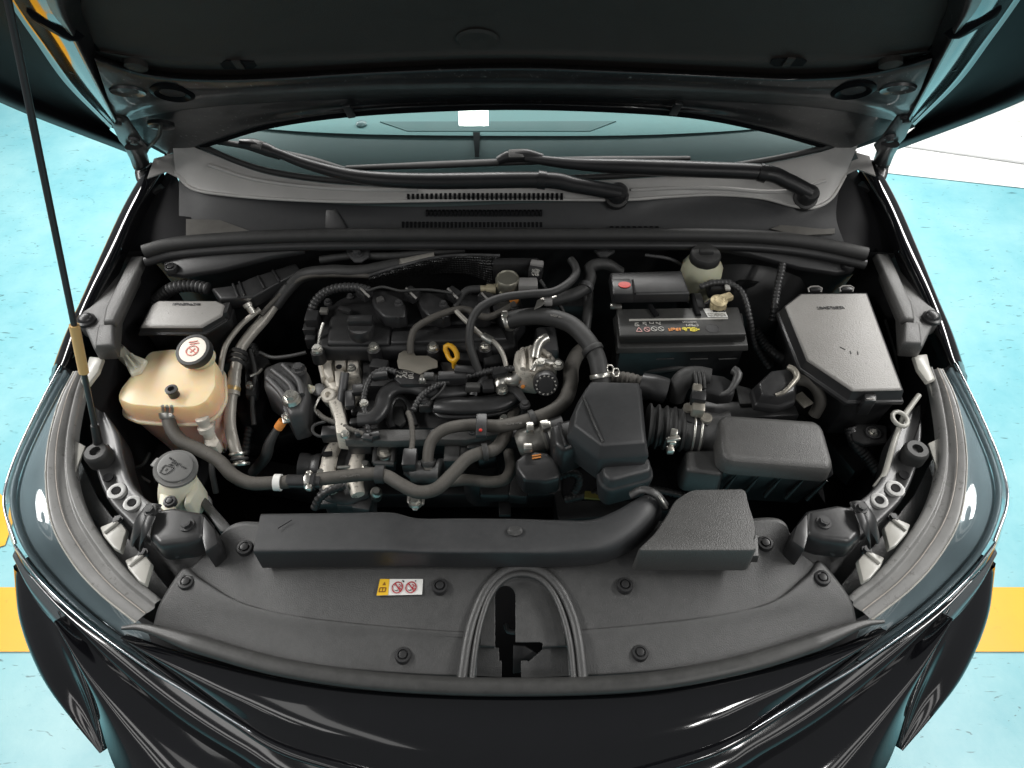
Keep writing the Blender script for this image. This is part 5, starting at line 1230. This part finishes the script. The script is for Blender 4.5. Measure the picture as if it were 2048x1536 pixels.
# brake fluid bottle
bf = thing('brake_fluid_reservoir', 'ivory brake fluid bottle with a ribbed black cap behind the battery', 'fluid bottle', P(1408, 560, .80))
bq = P(1408, 522, .897); brd = m(38, bq)
lathe('bottle', [(brd * .92, -.085), (brd * 1.02, -.07), (brd * 1.12, -.035), (brd * 1.12, -.018), (brd * .9, -.002), (brd * .8, .004)], bq, mat('ivory_bottle', (.50, .50, .37), .35, var=.06, sss=.2), bf, n=10)
lathe('bottle_cap', [(brd * .74, .0), (brd * .80, .004), (brd * .80, .016), (brd * .74, .020), (0, .021)], bq, rubber_dark, bf, n=28)
lathe('bottle_foot', [(brd * .9, -.12), (brd * .98, -.086), (brd * .9, -.082)], bq, smooth_plastic, bf, n=24)
box('cap_grip', bq + V((0, 0, .022)), (.028, .012, .012), rubber_dark, bf, bevel=.003)

# right fuse box
fb = thing('fuse_box', 'large dusty fuse box lid coloured as brightly lit with a slanted corner beside the right side cover', 'fuse box', P(1690, 700, .72))
fpoly = [(1604, 588), (1732, 587), (1802, 776), (1706, 778), (1617, 718), (1574, 612)]
prism('fuse_lid', fpoly, .888, [(.003, .002), (.005, .003)], plastic_grey, fb, bevel=.0025)
prism('lid_skirt', fpoly, .883, [(.002, .004), (.022, .008), (.024, .012), (.032, .012)], smooth_plastic, fb, bevel=.0015)
prism('fuse_case', fpoly, .853, [(.005, .006), (.14, -.004)], smooth_plastic, fb, bevel=.002)
scribble('lid_lettering', [(1634, 613), (1690, 612), (1690, 618), (1634, 619)], .8886, 9, plastic, fb, wf=.18, seed=51)
strokes('lid_scratch', [(P(1680, 694, .8882), P(1691, 700, .8882)), (P(1700, 702, .8882), P(1702, 708, .8882)), (P(1715, 703, .8882), P(1716, 710, .8882))], .0014, ink, fb)
for (x, y) in ((1630, 580), (1693, 579)):
    box('lid_hinge', P(x, y, .882), (.024, .012, .010), smooth_plastic, fb, bevel=.002)
    sweep('hinge_loop', A([(x - 12, y + 4, .886), (x - 12, y - 6, .892), (x + 12, y - 6, .892), (x + 12, y + 4, .886)]), .0016, plastic_grey, fb, n=6)
lt = prism('lid_latch', [(1729, 786), (1754, 786), (1754, 802), (1729, 802)], .878, [(.04, 0)], smooth_plastic, fb, bevel=.003)
scribble('latch_lettering', [(1733, 796), (1750, 796), (1750, 799), (1733, 799)], .8785, 6, ink_grey, lt, wf=.25, seed=55)
fh = hose('firewall_loom', [(1566, 520, .885), (1562, 545, .875), (1555, 575, .86), (1550, 610, .845), (1545, 640, .82)], 16, loom_m, None, rib=(.0076, .22), n=10)
tag(fh, 'short corrugated black loom dropping from the right cowl skirt beside the fuse box', 'wire loom')

# control unit with two big plugs behind the air cleaner
cu = thing('engine_control_unit', 'flat black engine control unit with two large plugs behind the air cleaner', 'control unit', P(1480, 800, .70))
prism('unit_case', [(1405, 800), (1590, 805), (1600, 830), (1440, 838), (1400, 830)], .795, [(.05, 0)], smooth_plastic, cu, bevel=.004)
prism('unit_plate', [(1470, 768), (1500, 776), (1530, 806), (1480, 808)], .80, [(.01, 0)], plastic, cu, bevel=.002)
hose('plug_boot', [(1352, 800, .80), (1356, 775, .825), (1372, 756, .842), (1396, 752, .845), (1420, 756, .845)], [34, 40, 42, 40, 38], rubber_dark, cu, n=18)
for x in (1388, 1396, 1404): sweep('boot_band', A([(x, 736, .852), (x + 3, 752, .862), (x + 5, 776, .848)]), .0035, rubber_dark, cu, n=8)
prism('plug_body', [(1412, 746), (1448, 752), (1470, 766), (1466, 784), (1440, 786), (1410, 778)], .848, [(.006, .003), (.03, .004)], smooth_plastic, cu, bevel=.005)
lv = hose('plug_lever', [(1414, 782, .835), (1436, 790, .840), (1456, 784, .848), (1470, 766, .858), (1476, 748, .864), (1466, 740, .864)], [9, 10, 11, 14, 18, 20], plastic, cu, n=10)
prism('plug_body', [(1520, 766), (1545, 742), (1575, 738), (1592, 756), (1588, 780), (1560, 790), (1526, 786)], .855, [(.006, .003), (.022, .006), (.026, .010), (.040, .010)], smooth_plastic, cu, bevel=.006)
for k in range(3): sweep('plug_fin', A([(1522, 792 + k * 6, .828 - k * .005), (1555, 798 + k * 6, .828 - k * .005), (1584, 792 + k * 6, .828 - k * .005)]), .003, smooth_plastic, cu, n=6)
hose('plug_lever', [(1552, 790, .856), (1568, 784, .864), (1584, 768, .868), (1594, 754, .866), (1588, 740, .864), (1576, 734, .862)], [8, 9, 10, 12, 14, 12], ms, cu, n=8)
hose('plug_cable', [(1592, 758, .845), (1618, 764, .845), (1636, 782, .835), (1640, 806, .815), (1628, 830, .79)], 24, rubber, cu, n=14)
box('cable_tag', P(1606, 800, .82), (.022, .03, .004), ms, cu, rz=.5, bevel=.001)

# things low in the right corner
ct = thing('wing_mount_plate', 'dark pressed plate with a round bolt in the corner behind the right support rail', 'bracket', P(1740, 870, .70))
prism('mount_plate', [(1700, 856), (1720, 842), (1775, 850), (1776, 885), (1730, 890), (1706, 880)], .745, [(.01, 0)], smooth_plastic, ct, bevel=.006)
lathe('bolt_washer', [(.014, 0), (.014, .003), (.011, .004), (.011, .001), (0, .001)], P(1746, 866, .746), iron, ct)
bolt(P(1746, 866, .748), .006, ct, zinc)
lw = hose('corner_loom', [(1700, 855, .74), (1712, 890, .725), (1738, 920, .71), (1760, 950, .70)], 24, loom_m, None, rib=(.0065, .12), n=12)
tag(lw, 'dark corrugated loom diving down in the corner behind the right support rail', 'wire loom')
rw = thing('release_cable', 'pale grey cable with a small ring grommet along the right headlight', 'cable', P(1795, 860, .76))
hose('cable', [(1838, 790, .845), (1822, 812, .84), (1806, 836, .835), (1796, 862, .83), (1786, 890, .825), (1776, 925, .81), (1768, 950, .80), (1750, 975, .79)], 11, lamp_tab, rw, n=8)
u_ = [P(1800, 838, .842) + V((math.cos(t) * .012, math.sin(t) * .016, 0)) for t in [2 * math.pi * i / 16 for i in range(17)]]
sweep('ring_grommet', u_, .004, lamp_tab, rw, n=8)
lg = hose('left_corner_wire', [(300, 905, .72), (285, 930, .71), (262, 940, .70), (300, 965, .68)], 8, rubber_dark, None, n=8)
tag(lg, 'thin black wire curling behind the washer filler neck', 'wire')
yl = box('yellow_tag', P(1195, 992, .62), (.05, .016, .006), mat('dull_yellow', (.30, .26, .06), .5), None, rz=-.1, bevel=.001)
tag(yl, 'dull yellow paper tag lying deep in the bay under the resonator', 'tag')
prism('gearbox_case', [(1120, 930), (1330, 930), (1400, 980), (1340, 1000), (1120, 1000)], .56, [(.1, 0)], deep, en, bevel=.02)
fm = thing('left_diagonal_brace', 'dark diagonal brace running from the filler neck to the radiator cover', 'brace', P(400, 1020, .72))
prism('brace_bar', [(384, 985), (398, 980), (452, 1040), (470, 1062), (440, 1064)], .755, [(.02, 0)], plastic, fm, bevel=.004)
# ------------------------------------------------------------ hoses, pipes and looms
def H(name, label, cat, pts, w_, mt_, **k):
    o = hose(name, pts, w_, mt_, None, **k); return tag(o, label, cat)
h1 = thing('coolant_hose', 'dusty grey-brown rubber hose leading from the coolant tank spout down to the white joint', 'hose', P(440, 930, .70))
hose('hose', [(336, 826, .792), (342, 855, .782), (362, 882, .772), (400, 900, .764), (438, 922, .757), (465, 950, .75), (500, 966, .745), (545, 966, .742), (585, 963, .742)], 27, rubber, h1, n=18)
lathe('spring_clamp', [(.0165, -.006), (.0172, -.004), (.0172, .004), (.0165, .006)], P(338, 828, .792), zinc, h1, ax=(.1, -.5, -.6), n=24)
for x in (327, 336, 345): sweep('clamp_ear', A([(x, 824, .806), (x - 2, 812, .824)]), .003, alu_clean, h1, n=6)
jd = V((1, -.01, 0))
lathe('white_band', [(.0150, -.006), (.0150, .006)], P(556, 965, .7425), white, h1, ax=jd, n=24)
lathe('joint', [(.0125, 0), (.0125, .04), (.0155, .042), (.0155, .05), (.0125, .052), (.0125, .06)], P(575, 963, .742), smooth_plastic, h1, ax=jd, n=20)
h2 = thing('front_coolant_hose', 'long dusty rubber hose snaking across the front of the engine below the throttle body', 'hose', P(850, 960, .68))
hose('hose', [(612, 962, .742), (660, 956, .742), (740, 948, .744), (772, 952, .746), (800, 968, .748), (835, 984, .75), (872, 978, .752), (905, 948, .754), (935, 917, .757), (965, 905, .758), (990, 898, .758), (1010, 872, .755), (1020, 845, .745), (1030, 822, .735)], 27, rubber, h2, n=18)
u9 = P(618, 962, .742)
lathe('spring_clamp', [(.0162, -.005), (.0168, -.003), (.0168, .003), (.0162, .005)], u9, zinc, h2, ax=jd, n=24)
for dy in (-14, 14): box('clamp_ear', P(618, 962 + dy, .752), (.010, .010, .010), alu_clean, h2, bevel=.002)
lathe('hose_band', [(.0165, -.008), (.0168, -.007), (.0168, .007), (.0165, .008)], P(760, 949, .745), rubber_dark, h2, ax=V((1, 0, 0)), n=22)
h3 = thing('heater_hose', 'thick dusty rubber hose rising from the solenoid and curving up past the motor cap', 'hose', P(1000, 860, .70))
hose('hose', [(857, 940, .735), (856, 912, .75), (864, 880, .765), (892, 858, .775), (940, 850, .778), (1000, 852, .78), (1050, 842, .785), (1100, 825, .795), (1130, 800, .80), (1141, 765, .805), (1143, 735, .805), (1158, 705, .80), (1190, 692, .78)], [22, 23, 24, 25, 26, 27, 28, 29, 31, 32, 32, 32, 32], rubber, h3, n=18)
hc = box('hose_clip', P(963, 852, .80), (.020, .05, .012), smooth_plastic, h3, bevel=.003)
lathe('red_dot', [(.003, 0), (.003, .002), (0, .003)], P(961, 861, .808), red, h3)
h5 = H('lower_hose', 'dusty rubber hose running low behind the snaking front hose and bending upward', 'hose', [(880, 965, .715), (930, 960, .72), (980, 964, .72), (1010, 958, .72), (1022, 935, .72), (1018, 905, .715)], 24, rubber, n=16)
h4 = thing('radiator_hose', 'thick smooth black hose arching from the valve cover over to the resonator', 'hose', P(1140, 680, .76))
hose('hose', [(1008, 642, .845), (1050, 634, .858), (1095, 634, .868), (1140, 648, .872), (1172, 678, .87), (1192, 712, .862), (1200, 745, .852), (1203, 765, .84)], 36, rubber_dark, h4, n=20)
lathe('spring_clamp', [(.0175, -.004), (.018, -.003), (.018, .003), (.0175, .004)], P(1011, 642, .847), zinc, h4, ax=(1, .15, .2), n=24)
box('clamp_ear', P(1010, 628, .868), (.010, .012, .008), alu_clean, h4, bevel=.002)
lathe('spring_clamp', [(.019, -.004), (.0195, -.003), (.0195, .003), (.019, .004)], P(1201, 752, .85), zinc, h4, ax=(.1, -.5, -.4), n=24)
for (x, y) in ((1220, 738), (1232, 745)):
    c = P(x, y, .862)
    sweep('clamp_loop', [c + V((math.cos(t) * .006, math.sin(t) * .008, math.sin(t) * .003)) for t in [2 * math.pi * i / 14 for i in range(15)]], .0018, alu_clean, h4, n=6)
vb_ = thing('breather_tube', 'dusty corrugated tube ending in a smooth black sleeve behind the resonator', 'tube', P(1260, 765, .76))
hose('corrugated_tube', [(1190, 758, .80), (1225, 756, .815), (1260, 760, .82), (1290, 770, .82)], 30, rubber, vb_, rib=(.008, .12), n=16)
hose('sleeve', [(1284, 770, .822), (1310, 776, .824), (1332, 782, .822)], [50, 54, 52], smooth_plastic, vb_, n=20)
H('cover_breather_hose', 'slim grey hose bending up from the steel bracket onto the black valve cover', 'hose', [(821, 706, .80), (821, 685, .815), (830, 658, .832), (860, 638, .845), (895, 624, .85), (925, 618, .85), (948, 625, .85), (968, 634, .848), (990, 630, .848), (1030, 608, .85)], 14, rubber, n=12)
H('vacuum_loop_hose', 'slim black hose looping high over the ignition coils to the rear of the engine', 'hose', [(958, 745, .79), (950, 722, .81), (940, 690, .835), (940, 655, .86), (952, 625, .878), (975, 606, .888), (1010, 594, .894), (1060, 588, .898), (1105, 584, .90), (1135, 568, .902), (1152, 548, .902), (1150, 532, .902), (1142, 520, .90)], 17, rubber_dark, n=14)
h6 = thing('upper_heater_hose', 'stout black hose with a metal clip curving up to the firewall left of the battery', 'hose', P(1150, 570, .80))
hose('hose', [(1090, 604, .868), (1120, 597, .872), (1150, 588, .876), (1172, 574, .88), (1180, 556, .882), (1178, 540, .884), (1190, 530, .884), (1215, 530, .88), (1240, 545, .86)], 25, rubber_dark, h6, n=16)
bk_ = prism('clip_plate', [(1068, 618), (1074, 600), (1090, 592), (1112, 588), (1114, 594), (1096, 600), (1082, 612)], .887, [(.003, 0)], alu_clean, h6, bevel=.001)
box('clip_block', P(1096, 600, .884), (.016, .022, .012), mat('grey_clamp', (.36, .35, .34)), h6, bevel=.002)
H('left_heater_hose', 'slim dark hose leading down from the stout hose beside the battery', 'hose', [(1178, 585, .855), (1176, 620, .845), (1172, 650, .835), (1170, 690, .81)], 20, rubber_dark, n=12)
mt2 = mat('silver_pipe', (.40, .38, .34), .38, metal=.35, var=.2, vscale=45, wear=((.15, .13, .10), 80, .6, .6))
sp_ = thing('fuel_pipe', 'bright metal pipe with a ferrule slanting down across the valve cover', 'pipe', P(970, 670, .78))
hose('pipe', [(912, 622, .86), (935, 645, .852), (965, 672, .842), (985, 682, .838), (998, 695, .83), (1008, 715, .815), (1014, 740, .80)], 10, mt2, sp_, n=10)
hose('ferrule', [(966, 672, .8425), (974, 677, .841), (984, 682, .8385)], 17, zinc, sp_, n=14)
acp = thing('aircon_pipe', 'silver air conditioning pipe with a ribbed sleeve bending up towards the firewall', 'pipe', P(470, 850, .66))
hose('pipe', [(480, 925, .70), (468, 890, .72), (460, 850, .735), (462, 800, .755), (468, 770, .765), (472, 735, .775), (480, 700, .785), (502, 668, .80), (525, 642, .81), (545, 615, .82), (575, 575, .84), (605, 550, .85), (660, 542, .86), (720, 542, .865), (800, 528, .875), (870, 514, .885)], [22] * 16, mt2, acp, n=16)
hose('pipe_sleeve', [(548, 612, .8215), (575, 577, .8395), (606, 551, .8505), (660, 543, .8605), (722, 543, .8655), (800, 529, .8755)], 27, rubber_dark, acp, n=16)
for y in (706, 716, 726): lathe('rubber_ring', [(.0165, -.004), (.0185, 0), (.0165, .004)], P(478 - (y - 706) * .2, y, .781 - (y - 706) * .0004), rubber_dark, acp, ax=(-.15, -.85, -.25), n=20)
hose('pipe_ferrule', [(470, 742, .774), (467, 772, .766), (465, 790, .759)], [24, 26, 28], mt2, acp, rib=(.012, .06), n=16)
lathe('gold_band', [(.0142, -.004), (.0142, .004)], P(466, 778, .763), mat('gold_crimp', (.55, .40, .18), .35, metal=.6), acp, ax=(-.1, -.8, -.3), n=20)
for y in (908, 918, 928): lathe('end_ring', [(.0155, -.003), (.0175, 0), (.0155, .003)], P(476 + (y - 908) * .3, y, .710 - (y - 908) * .0005), zinc if y != 918 else rubber_dark, acp, ax=(.1, -.7, -.5), n=20)
tp2 = thing('thin_aircon_pipe', 'thin silver pipe standing beside the coolant tank with a capped service valve', 'pipe', P(430, 850, .68))
hose('pipe', [(424, 852, .755), (430, 815, .765), (438, 765, .78), (445, 715, .795), (455, 685, .805), (480, 652, .82), (505, 630, .83), (520, 618, .835)], 11, mt2, tp2, n=10)
lathe('service_valve', [(.011, -.03), (.011, 0), (.015, .002), (.015, .012), (.011, .014), (.011, .022), (.0125, .024), (.0125, .032), (.010, .034), (0, .034)], P(415, 862, .755), alu, tp2, ax=(-.1, .25, 1), n=16)
prism('valve_block', [(404, 868), (428, 864), (438, 880), (432, 894), (408, 892)], .745, [(.03, 0)], alu, tp2, bevel=.004)
lathe('pipe_valve', [(.007, 0), (.007, .014), (.009, .015), (.009, .022), (0, .023)], P(506, 626, .838), alu_clean, tp2, ax=(-.5, .5, .8), n=12)
hose('lower_pipe', [(425, 900, .72), (424, 940, .70), (432, 985, .66)], 12, rubber_dark, tp2, n=10)
H('twin_thin_pipe', 'thin bare pipe running beside the sleeved air conditioning pipe to the firewall', 'pipe', [(522, 630, .828), (550, 600, .836), (585, 568, .848), (620, 552, .856), (680, 550, .862), (740, 552, .866)], 10, rubber, n=10)
# looms
H('coil_loom', 'corrugated loom arching over the left end of the valve cover', 'wire loom', [(622, 640, .80), (626, 612, .825), (645, 588, .845), (675, 576, .855), (712, 575, .858), (740, 582, .858)], 19, loom_m, rib=(.0080, .20), n=12)
lc2 = thing('loom_connector', 'stacked black connector blocks at the foot of the loom by the valve cover', 'connector', P(622, 665, .74))
box('connector_block', P(626, 640, .81), (.026, .03, .03), smooth_plastic, lc2, bevel=.003); box('connector_block', P(622, 662, .79), (.026, .022, .03), smooth_plastic, lc2, bevel=.003)
box('connector_block', P(624, 682, .775), (.022, .02, .03), smooth_plastic, lc2, bevel=.003); box('connector_tab', P(648, 622, .822), (.016, .014, .01), alu_clean, lc2, bevel=.002)
H('manifold_loom', 'corrugated loom climbing from the manifold plate to the sensor block', 'wire loom', [(738, 868, .74), (733, 838, .755), (727, 805, .768), (733, 772, .782), (748, 748, .79), (770, 739, .792), (792, 744, .79)], 13, loom_m, rib=(.0072, .24), n=10)
H('crossing_loom', 'long corrugated loom crossing the middle of the engine above the manifold loops', 'wire loom', [(826, 822, .765), (836, 802, .772), (852, 784, .778), (876, 770, .782), (910, 758, .785), (950, 748, .79), (990, 740, .798), (1030, 736, .805)], 14, loom_m, rib=(.0072, .24), n=10)
H('side_loom', 'thin ribbed loom running from the aluminium end case down to the manifold plate', 'wire loom', [(632, 822, .74), (648, 836, .742), (672, 846, .742), (700, 858, .745), (728, 868, .745)], 11, rubber, rib=(.0070, .22), n=10)
H('end_case_wire', 'bent light wire beside the aluminium end case', 'wire', [(640, 793, .752), (634, 805, .75), (629, 820, .744), (640, 832, .742)], 5, zinc, n=6)
H('regulator_wire', 'thin black wire looping into the alternator regulator plug', 'wire', [(652, 843, .735), (632, 848, .73), (624, 858, .725), (632, 870, .72), (650, 874, .718)], 7, rubber_dark, n=8)
H('solenoid_loom', 'taped grey loom dropping from the manifold to the solenoid plug', 'wire loom', [(816, 824, .765), (822, 842, .765), (825, 870, .76), (824, 892, .755), (820, 915, .75)], 12, rubber, rib=(.0080, .14), n=10)
H('alternator_loom', 'thick corrugated loom curling below the alternator', 'wire loom', [(628, 1018, .645), (640, 995, .665), (662, 980, .675), (690, 970, .675)], 18, loom_m, rib=(.0080, .20), n=12)
H('throttle_loom', 'corrugated loom curving below the throttle motor cover', 'wire loom', [(1060, 976, .655), (1085, 968, .67), (1112, 956, .685), (1138, 946, .69), (1155, 950, .685), (1158, 966, .67), (1148, 985, .65)], 17, loom_m, rib=(.0076, .22), n=12)
H('manifold_wire_clip', 'black wire clip strap hanging from the crossing loom', 'wire clip', [(970, 752, .785), (962, 766, .78), (950, 776, .772), (946, 790, .765)], 16, smooth_plastic, n=8, flat=(1, .4))
ml = thing('junction_clips', 'cluster of black harness clips on the manifold plate', 'wire clip', P(730, 870, .70))
for (x, y, r_) in ((722, 866, .1), (736, 876, -.2), (748, 872, .3), (714, 822, .2), (712, 845, .1)):
    box('clip_block', P(x, y, .742), (.022, .014, .014), smooth_plastic, ml, rz=r_, bevel=.003)
# ------------------------------------------------------------ dark clutter low in the bay
for i, (nm, lb, ct, pts, w_, mt_, kw) in enumerate((
  ('low_bay_loom', 'dark corrugated loom lying low between the coolant tank and the engine mount', 'wire loom', [(505, 690, .70), (520, 730, .69), (515, 790, .67), (500, 850, .65), (490, 910, .62)], 18, loom_m, dict(rib=(.0085, .20), n=10)),
  ('firewall_pipe', 'dark pipe bending along the firewall above the heat shield', 'pipe', [(640, 520, .875), (700, 512, .88), (780, 512, .885), (860, 505, .89), (930, 500, .892)], 16, rubber_dark, dict(n=10)),
  ('wing_loom', 'thin dark loom running along the left inner wing under the side cover', 'wire loom', [(262, 585, .80), (250, 640, .78), (240, 700, .75), (225, 770, .73)], 9, loom_m, dict(n=8)),
  ('gearbox_loom', 'dark loom crossing low between the throttle valve and the air cleaner side pod', 'wire loom', [(1130, 1000, .60), (1200, 985, .62), (1270, 975, .63), (1340, 985, .62), (1390, 1000, .60)], 16, loom_m, dict(rib=(.0085, .20), n=10)),
  ('battery_tray_hose', 'dark hose passing below the front of the battery', 'hose', [(1230, 735, .74), (1290, 742, .75), (1340, 738, .76), (1400, 730, .76), (1470, 735, .75)], 14, rubber_dark, dict(n=10)),
  ('fuse_box_loom', 'thick dark loom dropping from the slanted corner of the fuse box', 'wire loom', [(1600, 700, .76), (1585, 725, .75), (1560, 715, .77), (1530, 690, .78), (1510, 660, .80)], 22, loom_m, dict(rib=(.0065, .13), n=12)),
  ('brake_line', 'thin dark brake line along the firewall behind the brake fluid bottle', 'pipe', [(1290, 510, .885), (1340, 518, .88), (1370, 535, .86), (1385, 560, .85)], 7, iron, dict(n=8)),
  ('right_wing_wire', 'thin dark wire hanging from the right inner wing beside the fuse box', 'wire', [(1770, 640, .84), (1788, 700, .82), (1800, 750, .80), (1830, 800, .79)], 6, rubber_dark, dict(n=8)),
  ('pump_wire', 'thin dark wire running from the cam sensor down behind the thermostat', 'wire', [(1080, 560, .88), (1100, 590, .86), (1125, 620, .84), (1130, 660, .82)], 8, rubber_dark, dict(n=8)),
  ('washer_hose', 'thin dark washer hose curling beside the filler neck', 'hose', [(405, 985, .70), (420, 1000, .70), (425, 1030, .70), (440, 1045, .70)], 7, rubber_dark, dict(n=8)),
)):
    H(nm, lb, ct, pts, w_, mt_, **kw)
dk_ = thing('subframe', 'dark steel crossmember at the bottom of the bay under the engine', 'crossmember', P(800, 850, .44))
for (x, y, z, a_, b_, c_, r_) in ((540, 860, .52, .16, .10, .06, .3), (560, 960, .50, .20, .06, .06, -.2), (900, 980, .52, .5, .06, .06, 0), (1250, 1010, .52, .3, .08, .06, .1), (1700, 900, .62, .10, .12, .06, .4), (330, 940, .60, .08, .10, .06, .2), (1140, 600, .70, .10, .10, .06, 0), (1520, 560, .78, .14, .06, .05, .2)):
    box('crossmember_block', P(x, y, z), (a_, b_, c_), smooth_plastic, dk_, rz=r_, bevel=.012)
sb_ = thing('brake_servo', 'round black brake booster drum half hidden behind the fluid bottle and battery', 'brake booster', P(1480, 560, .60))
lathe('servo_drum', [(.10, -.05), (.115, -.03), (.115, .0), (.09, .02), (.04, .03), (0, .03)], P(1510, 565, .78), smooth_plastic, sb_, ax=(0, -.8, .6), n=40)
# ------------------------------------------------------------ small fittings on the engine and hoses
for (x, y, z, r_, mt_) in ((728, 806, .77, .006, zinc), (846, 800, .768, .006, iron), (1008, 838, .75, .007, zinc), (690, 868, .75, .006, zinc), (868, 866, .738, .006, iron), (945, 862, .738, .006, iron),
                           (656, 604, .806, .006, iron), (700, 592, .806, .005, iron), (1020, 654, .81, .006, zinc), (1030, 605, .806, .006, iron)):
    bolt(P(x, y, z), r_, en, mt_)
for (x, y, z, a_, b_, c_, r_, mt_) in ((760, 752, .79, .030, .016, .014, .2, smooth_plastic), (930, 742, .792, .040, .018, .016, -.1, smooth_plastic), (1000, 745, .80, .030, .016, .014, .3, smooth_plastic), (858, 752, .795, .020, .012, .012, .0, plastic_mid),
                                       (976, 772, .778, .022, .026, .014, .1, smooth_plastic), (946, 775, .775, .028, .014, .018, .0, plastic_mid), (700, 800, .765, .018, .040, .014, .15, smooth_plastic), (716, 780, .775, .022, .022, .014, .1, smooth_plastic),
                                       (760, 600, .85, .016, .014, .01, .5, plastic_mid), (690, 620, .822, .03, .012, .01, -.4, smooth_plastic), (1035, 870, .745, .03, .02, .02, .2, smooth_plastic), (905, 905, .70, .03, .06, .03, .0, plastic), (960, 890, .705, .05, .03, .03, .1, plastic)):
    box('fitting', P(x, y, z), (a_, b_, c_), mt_, en, rz=r_, bevel=.003)
prism('web_plate', [(905, 872), (945, 868), (940, 905), (930, 930), (912, 925)], .712, [(.02, .0)], plastic, mf, bevel=.004)
prism('oil_filter_head', [(950, 885), (990, 880), (996, 915), (955, 920)], .69, [(.08, .004)], smooth_plastic, en, bevel=.01)
lathe('filter_can', [(.034, -.09), (.036, -.01), (.03, 0), (0, 0)], P(960, 935, .66), smooth_plastic, en, n=28)
# ring bands on the hoses
for par, (x, y, z), ax_, r_, mt_ in ((h2, (970, 904, .758), (1, .2, 0), .0165, rubber_dark), (h3, (1065, 838, .787), (1, .35, .1), .0172, rubber_dark), (h3, (857, 925, .742), (0, -.6, -.8), .0142, rubber_dark), (h4, (1185, 700, .866), (.4, -.8, -.3), .0205, rubber_dark), (h6, (1172, 574, .88), (.4, .8, .2), .0155, iron)):
    lathe('ring_band', [(r_ * .96, -.005), (r_, -.004), (r_, .004), (r_ * .96, .005)], P(x, y, z), mt_, par, ax=ax_, n=20)
# faint printing on the thick hoses
for i, (x, y, z, dx, dy) in enumerate(((680, 951, .7565, 40, -3), (1010, 846, .7955, 34, -3), (1100, 628, .886, 26, 4))):
    scribble('hose_print', [(x, y), (x + dx, y + dy), (x + dx, y + dy + 5), (x, y + 5)], z, 8, mat('faint_print', (.11, .105, .095), .6), (h2, h3, h4)[i], wf=.16, seed=70 + i)
# thin wires over the engine
for nm, lb, pts, w_, mt_ in (
  ('injector_wire', 'thin black wire dipping from the sensor block to the manifold pad', [(880, 752, .79), (890, 768, .785), (880, 785, .775), (862, 800, .768)], 5, rubber_dark),
  ('coil_wire', 'thin black wire strung between the ignition coil connectors', [(735, 582, .866), (765, 574, .872), (800, 582, .872), (825, 580, .872), (860, 580, .872), (905, 586, .872)], 6, rubber_dark),
  ('throttle_wire', 'thin wire curling beside the clamp of the throttle valve', [(1120, 905, .72), (1135, 918, .71), (1130, 935, .70), (1112, 940, .70)], 6, rubber_dark),
  ('mount_wire', 'thin black wire running behind the engine mount', [(520, 705, .77), (545, 715, .775), (580, 712, .78), (612, 705, .785)], 8, rubber_dark),
  ('left_wing_hose', 'thin dark hose hanging beside the silver air conditioning pipe', [(500, 700, .77), (510, 745, .755), (505, 800, .735), (508, 850, .715)], 10, rubber_dark)):
    H(nm, lb, 'wire' if 'wire' in nm else 'hose', pts, w_, mt_, n=8)
br_ = thing('pipe_bracket', 'black bracket with a bright edge holding the air conditioning pipe near the engine mount', 'bracket', P(520, 740, .70))
prism('bracket_plate', [(488, 712), (530, 710), (540, 722), (520, 740), (512, 790), (490, 790)], .745, [(.02, 0)], smooth_plastic, br_, bevel=.004)
sweep('bracket_edge', A([(500, 752, .757), (516, 746, .757), (524, 738, .757)]), .003, alu_clean, br_, n=6)
bolt(P(500, 770, .748), .006, br_, zinc); bolt(P(438, 812, .75), .006, br_, zinc)
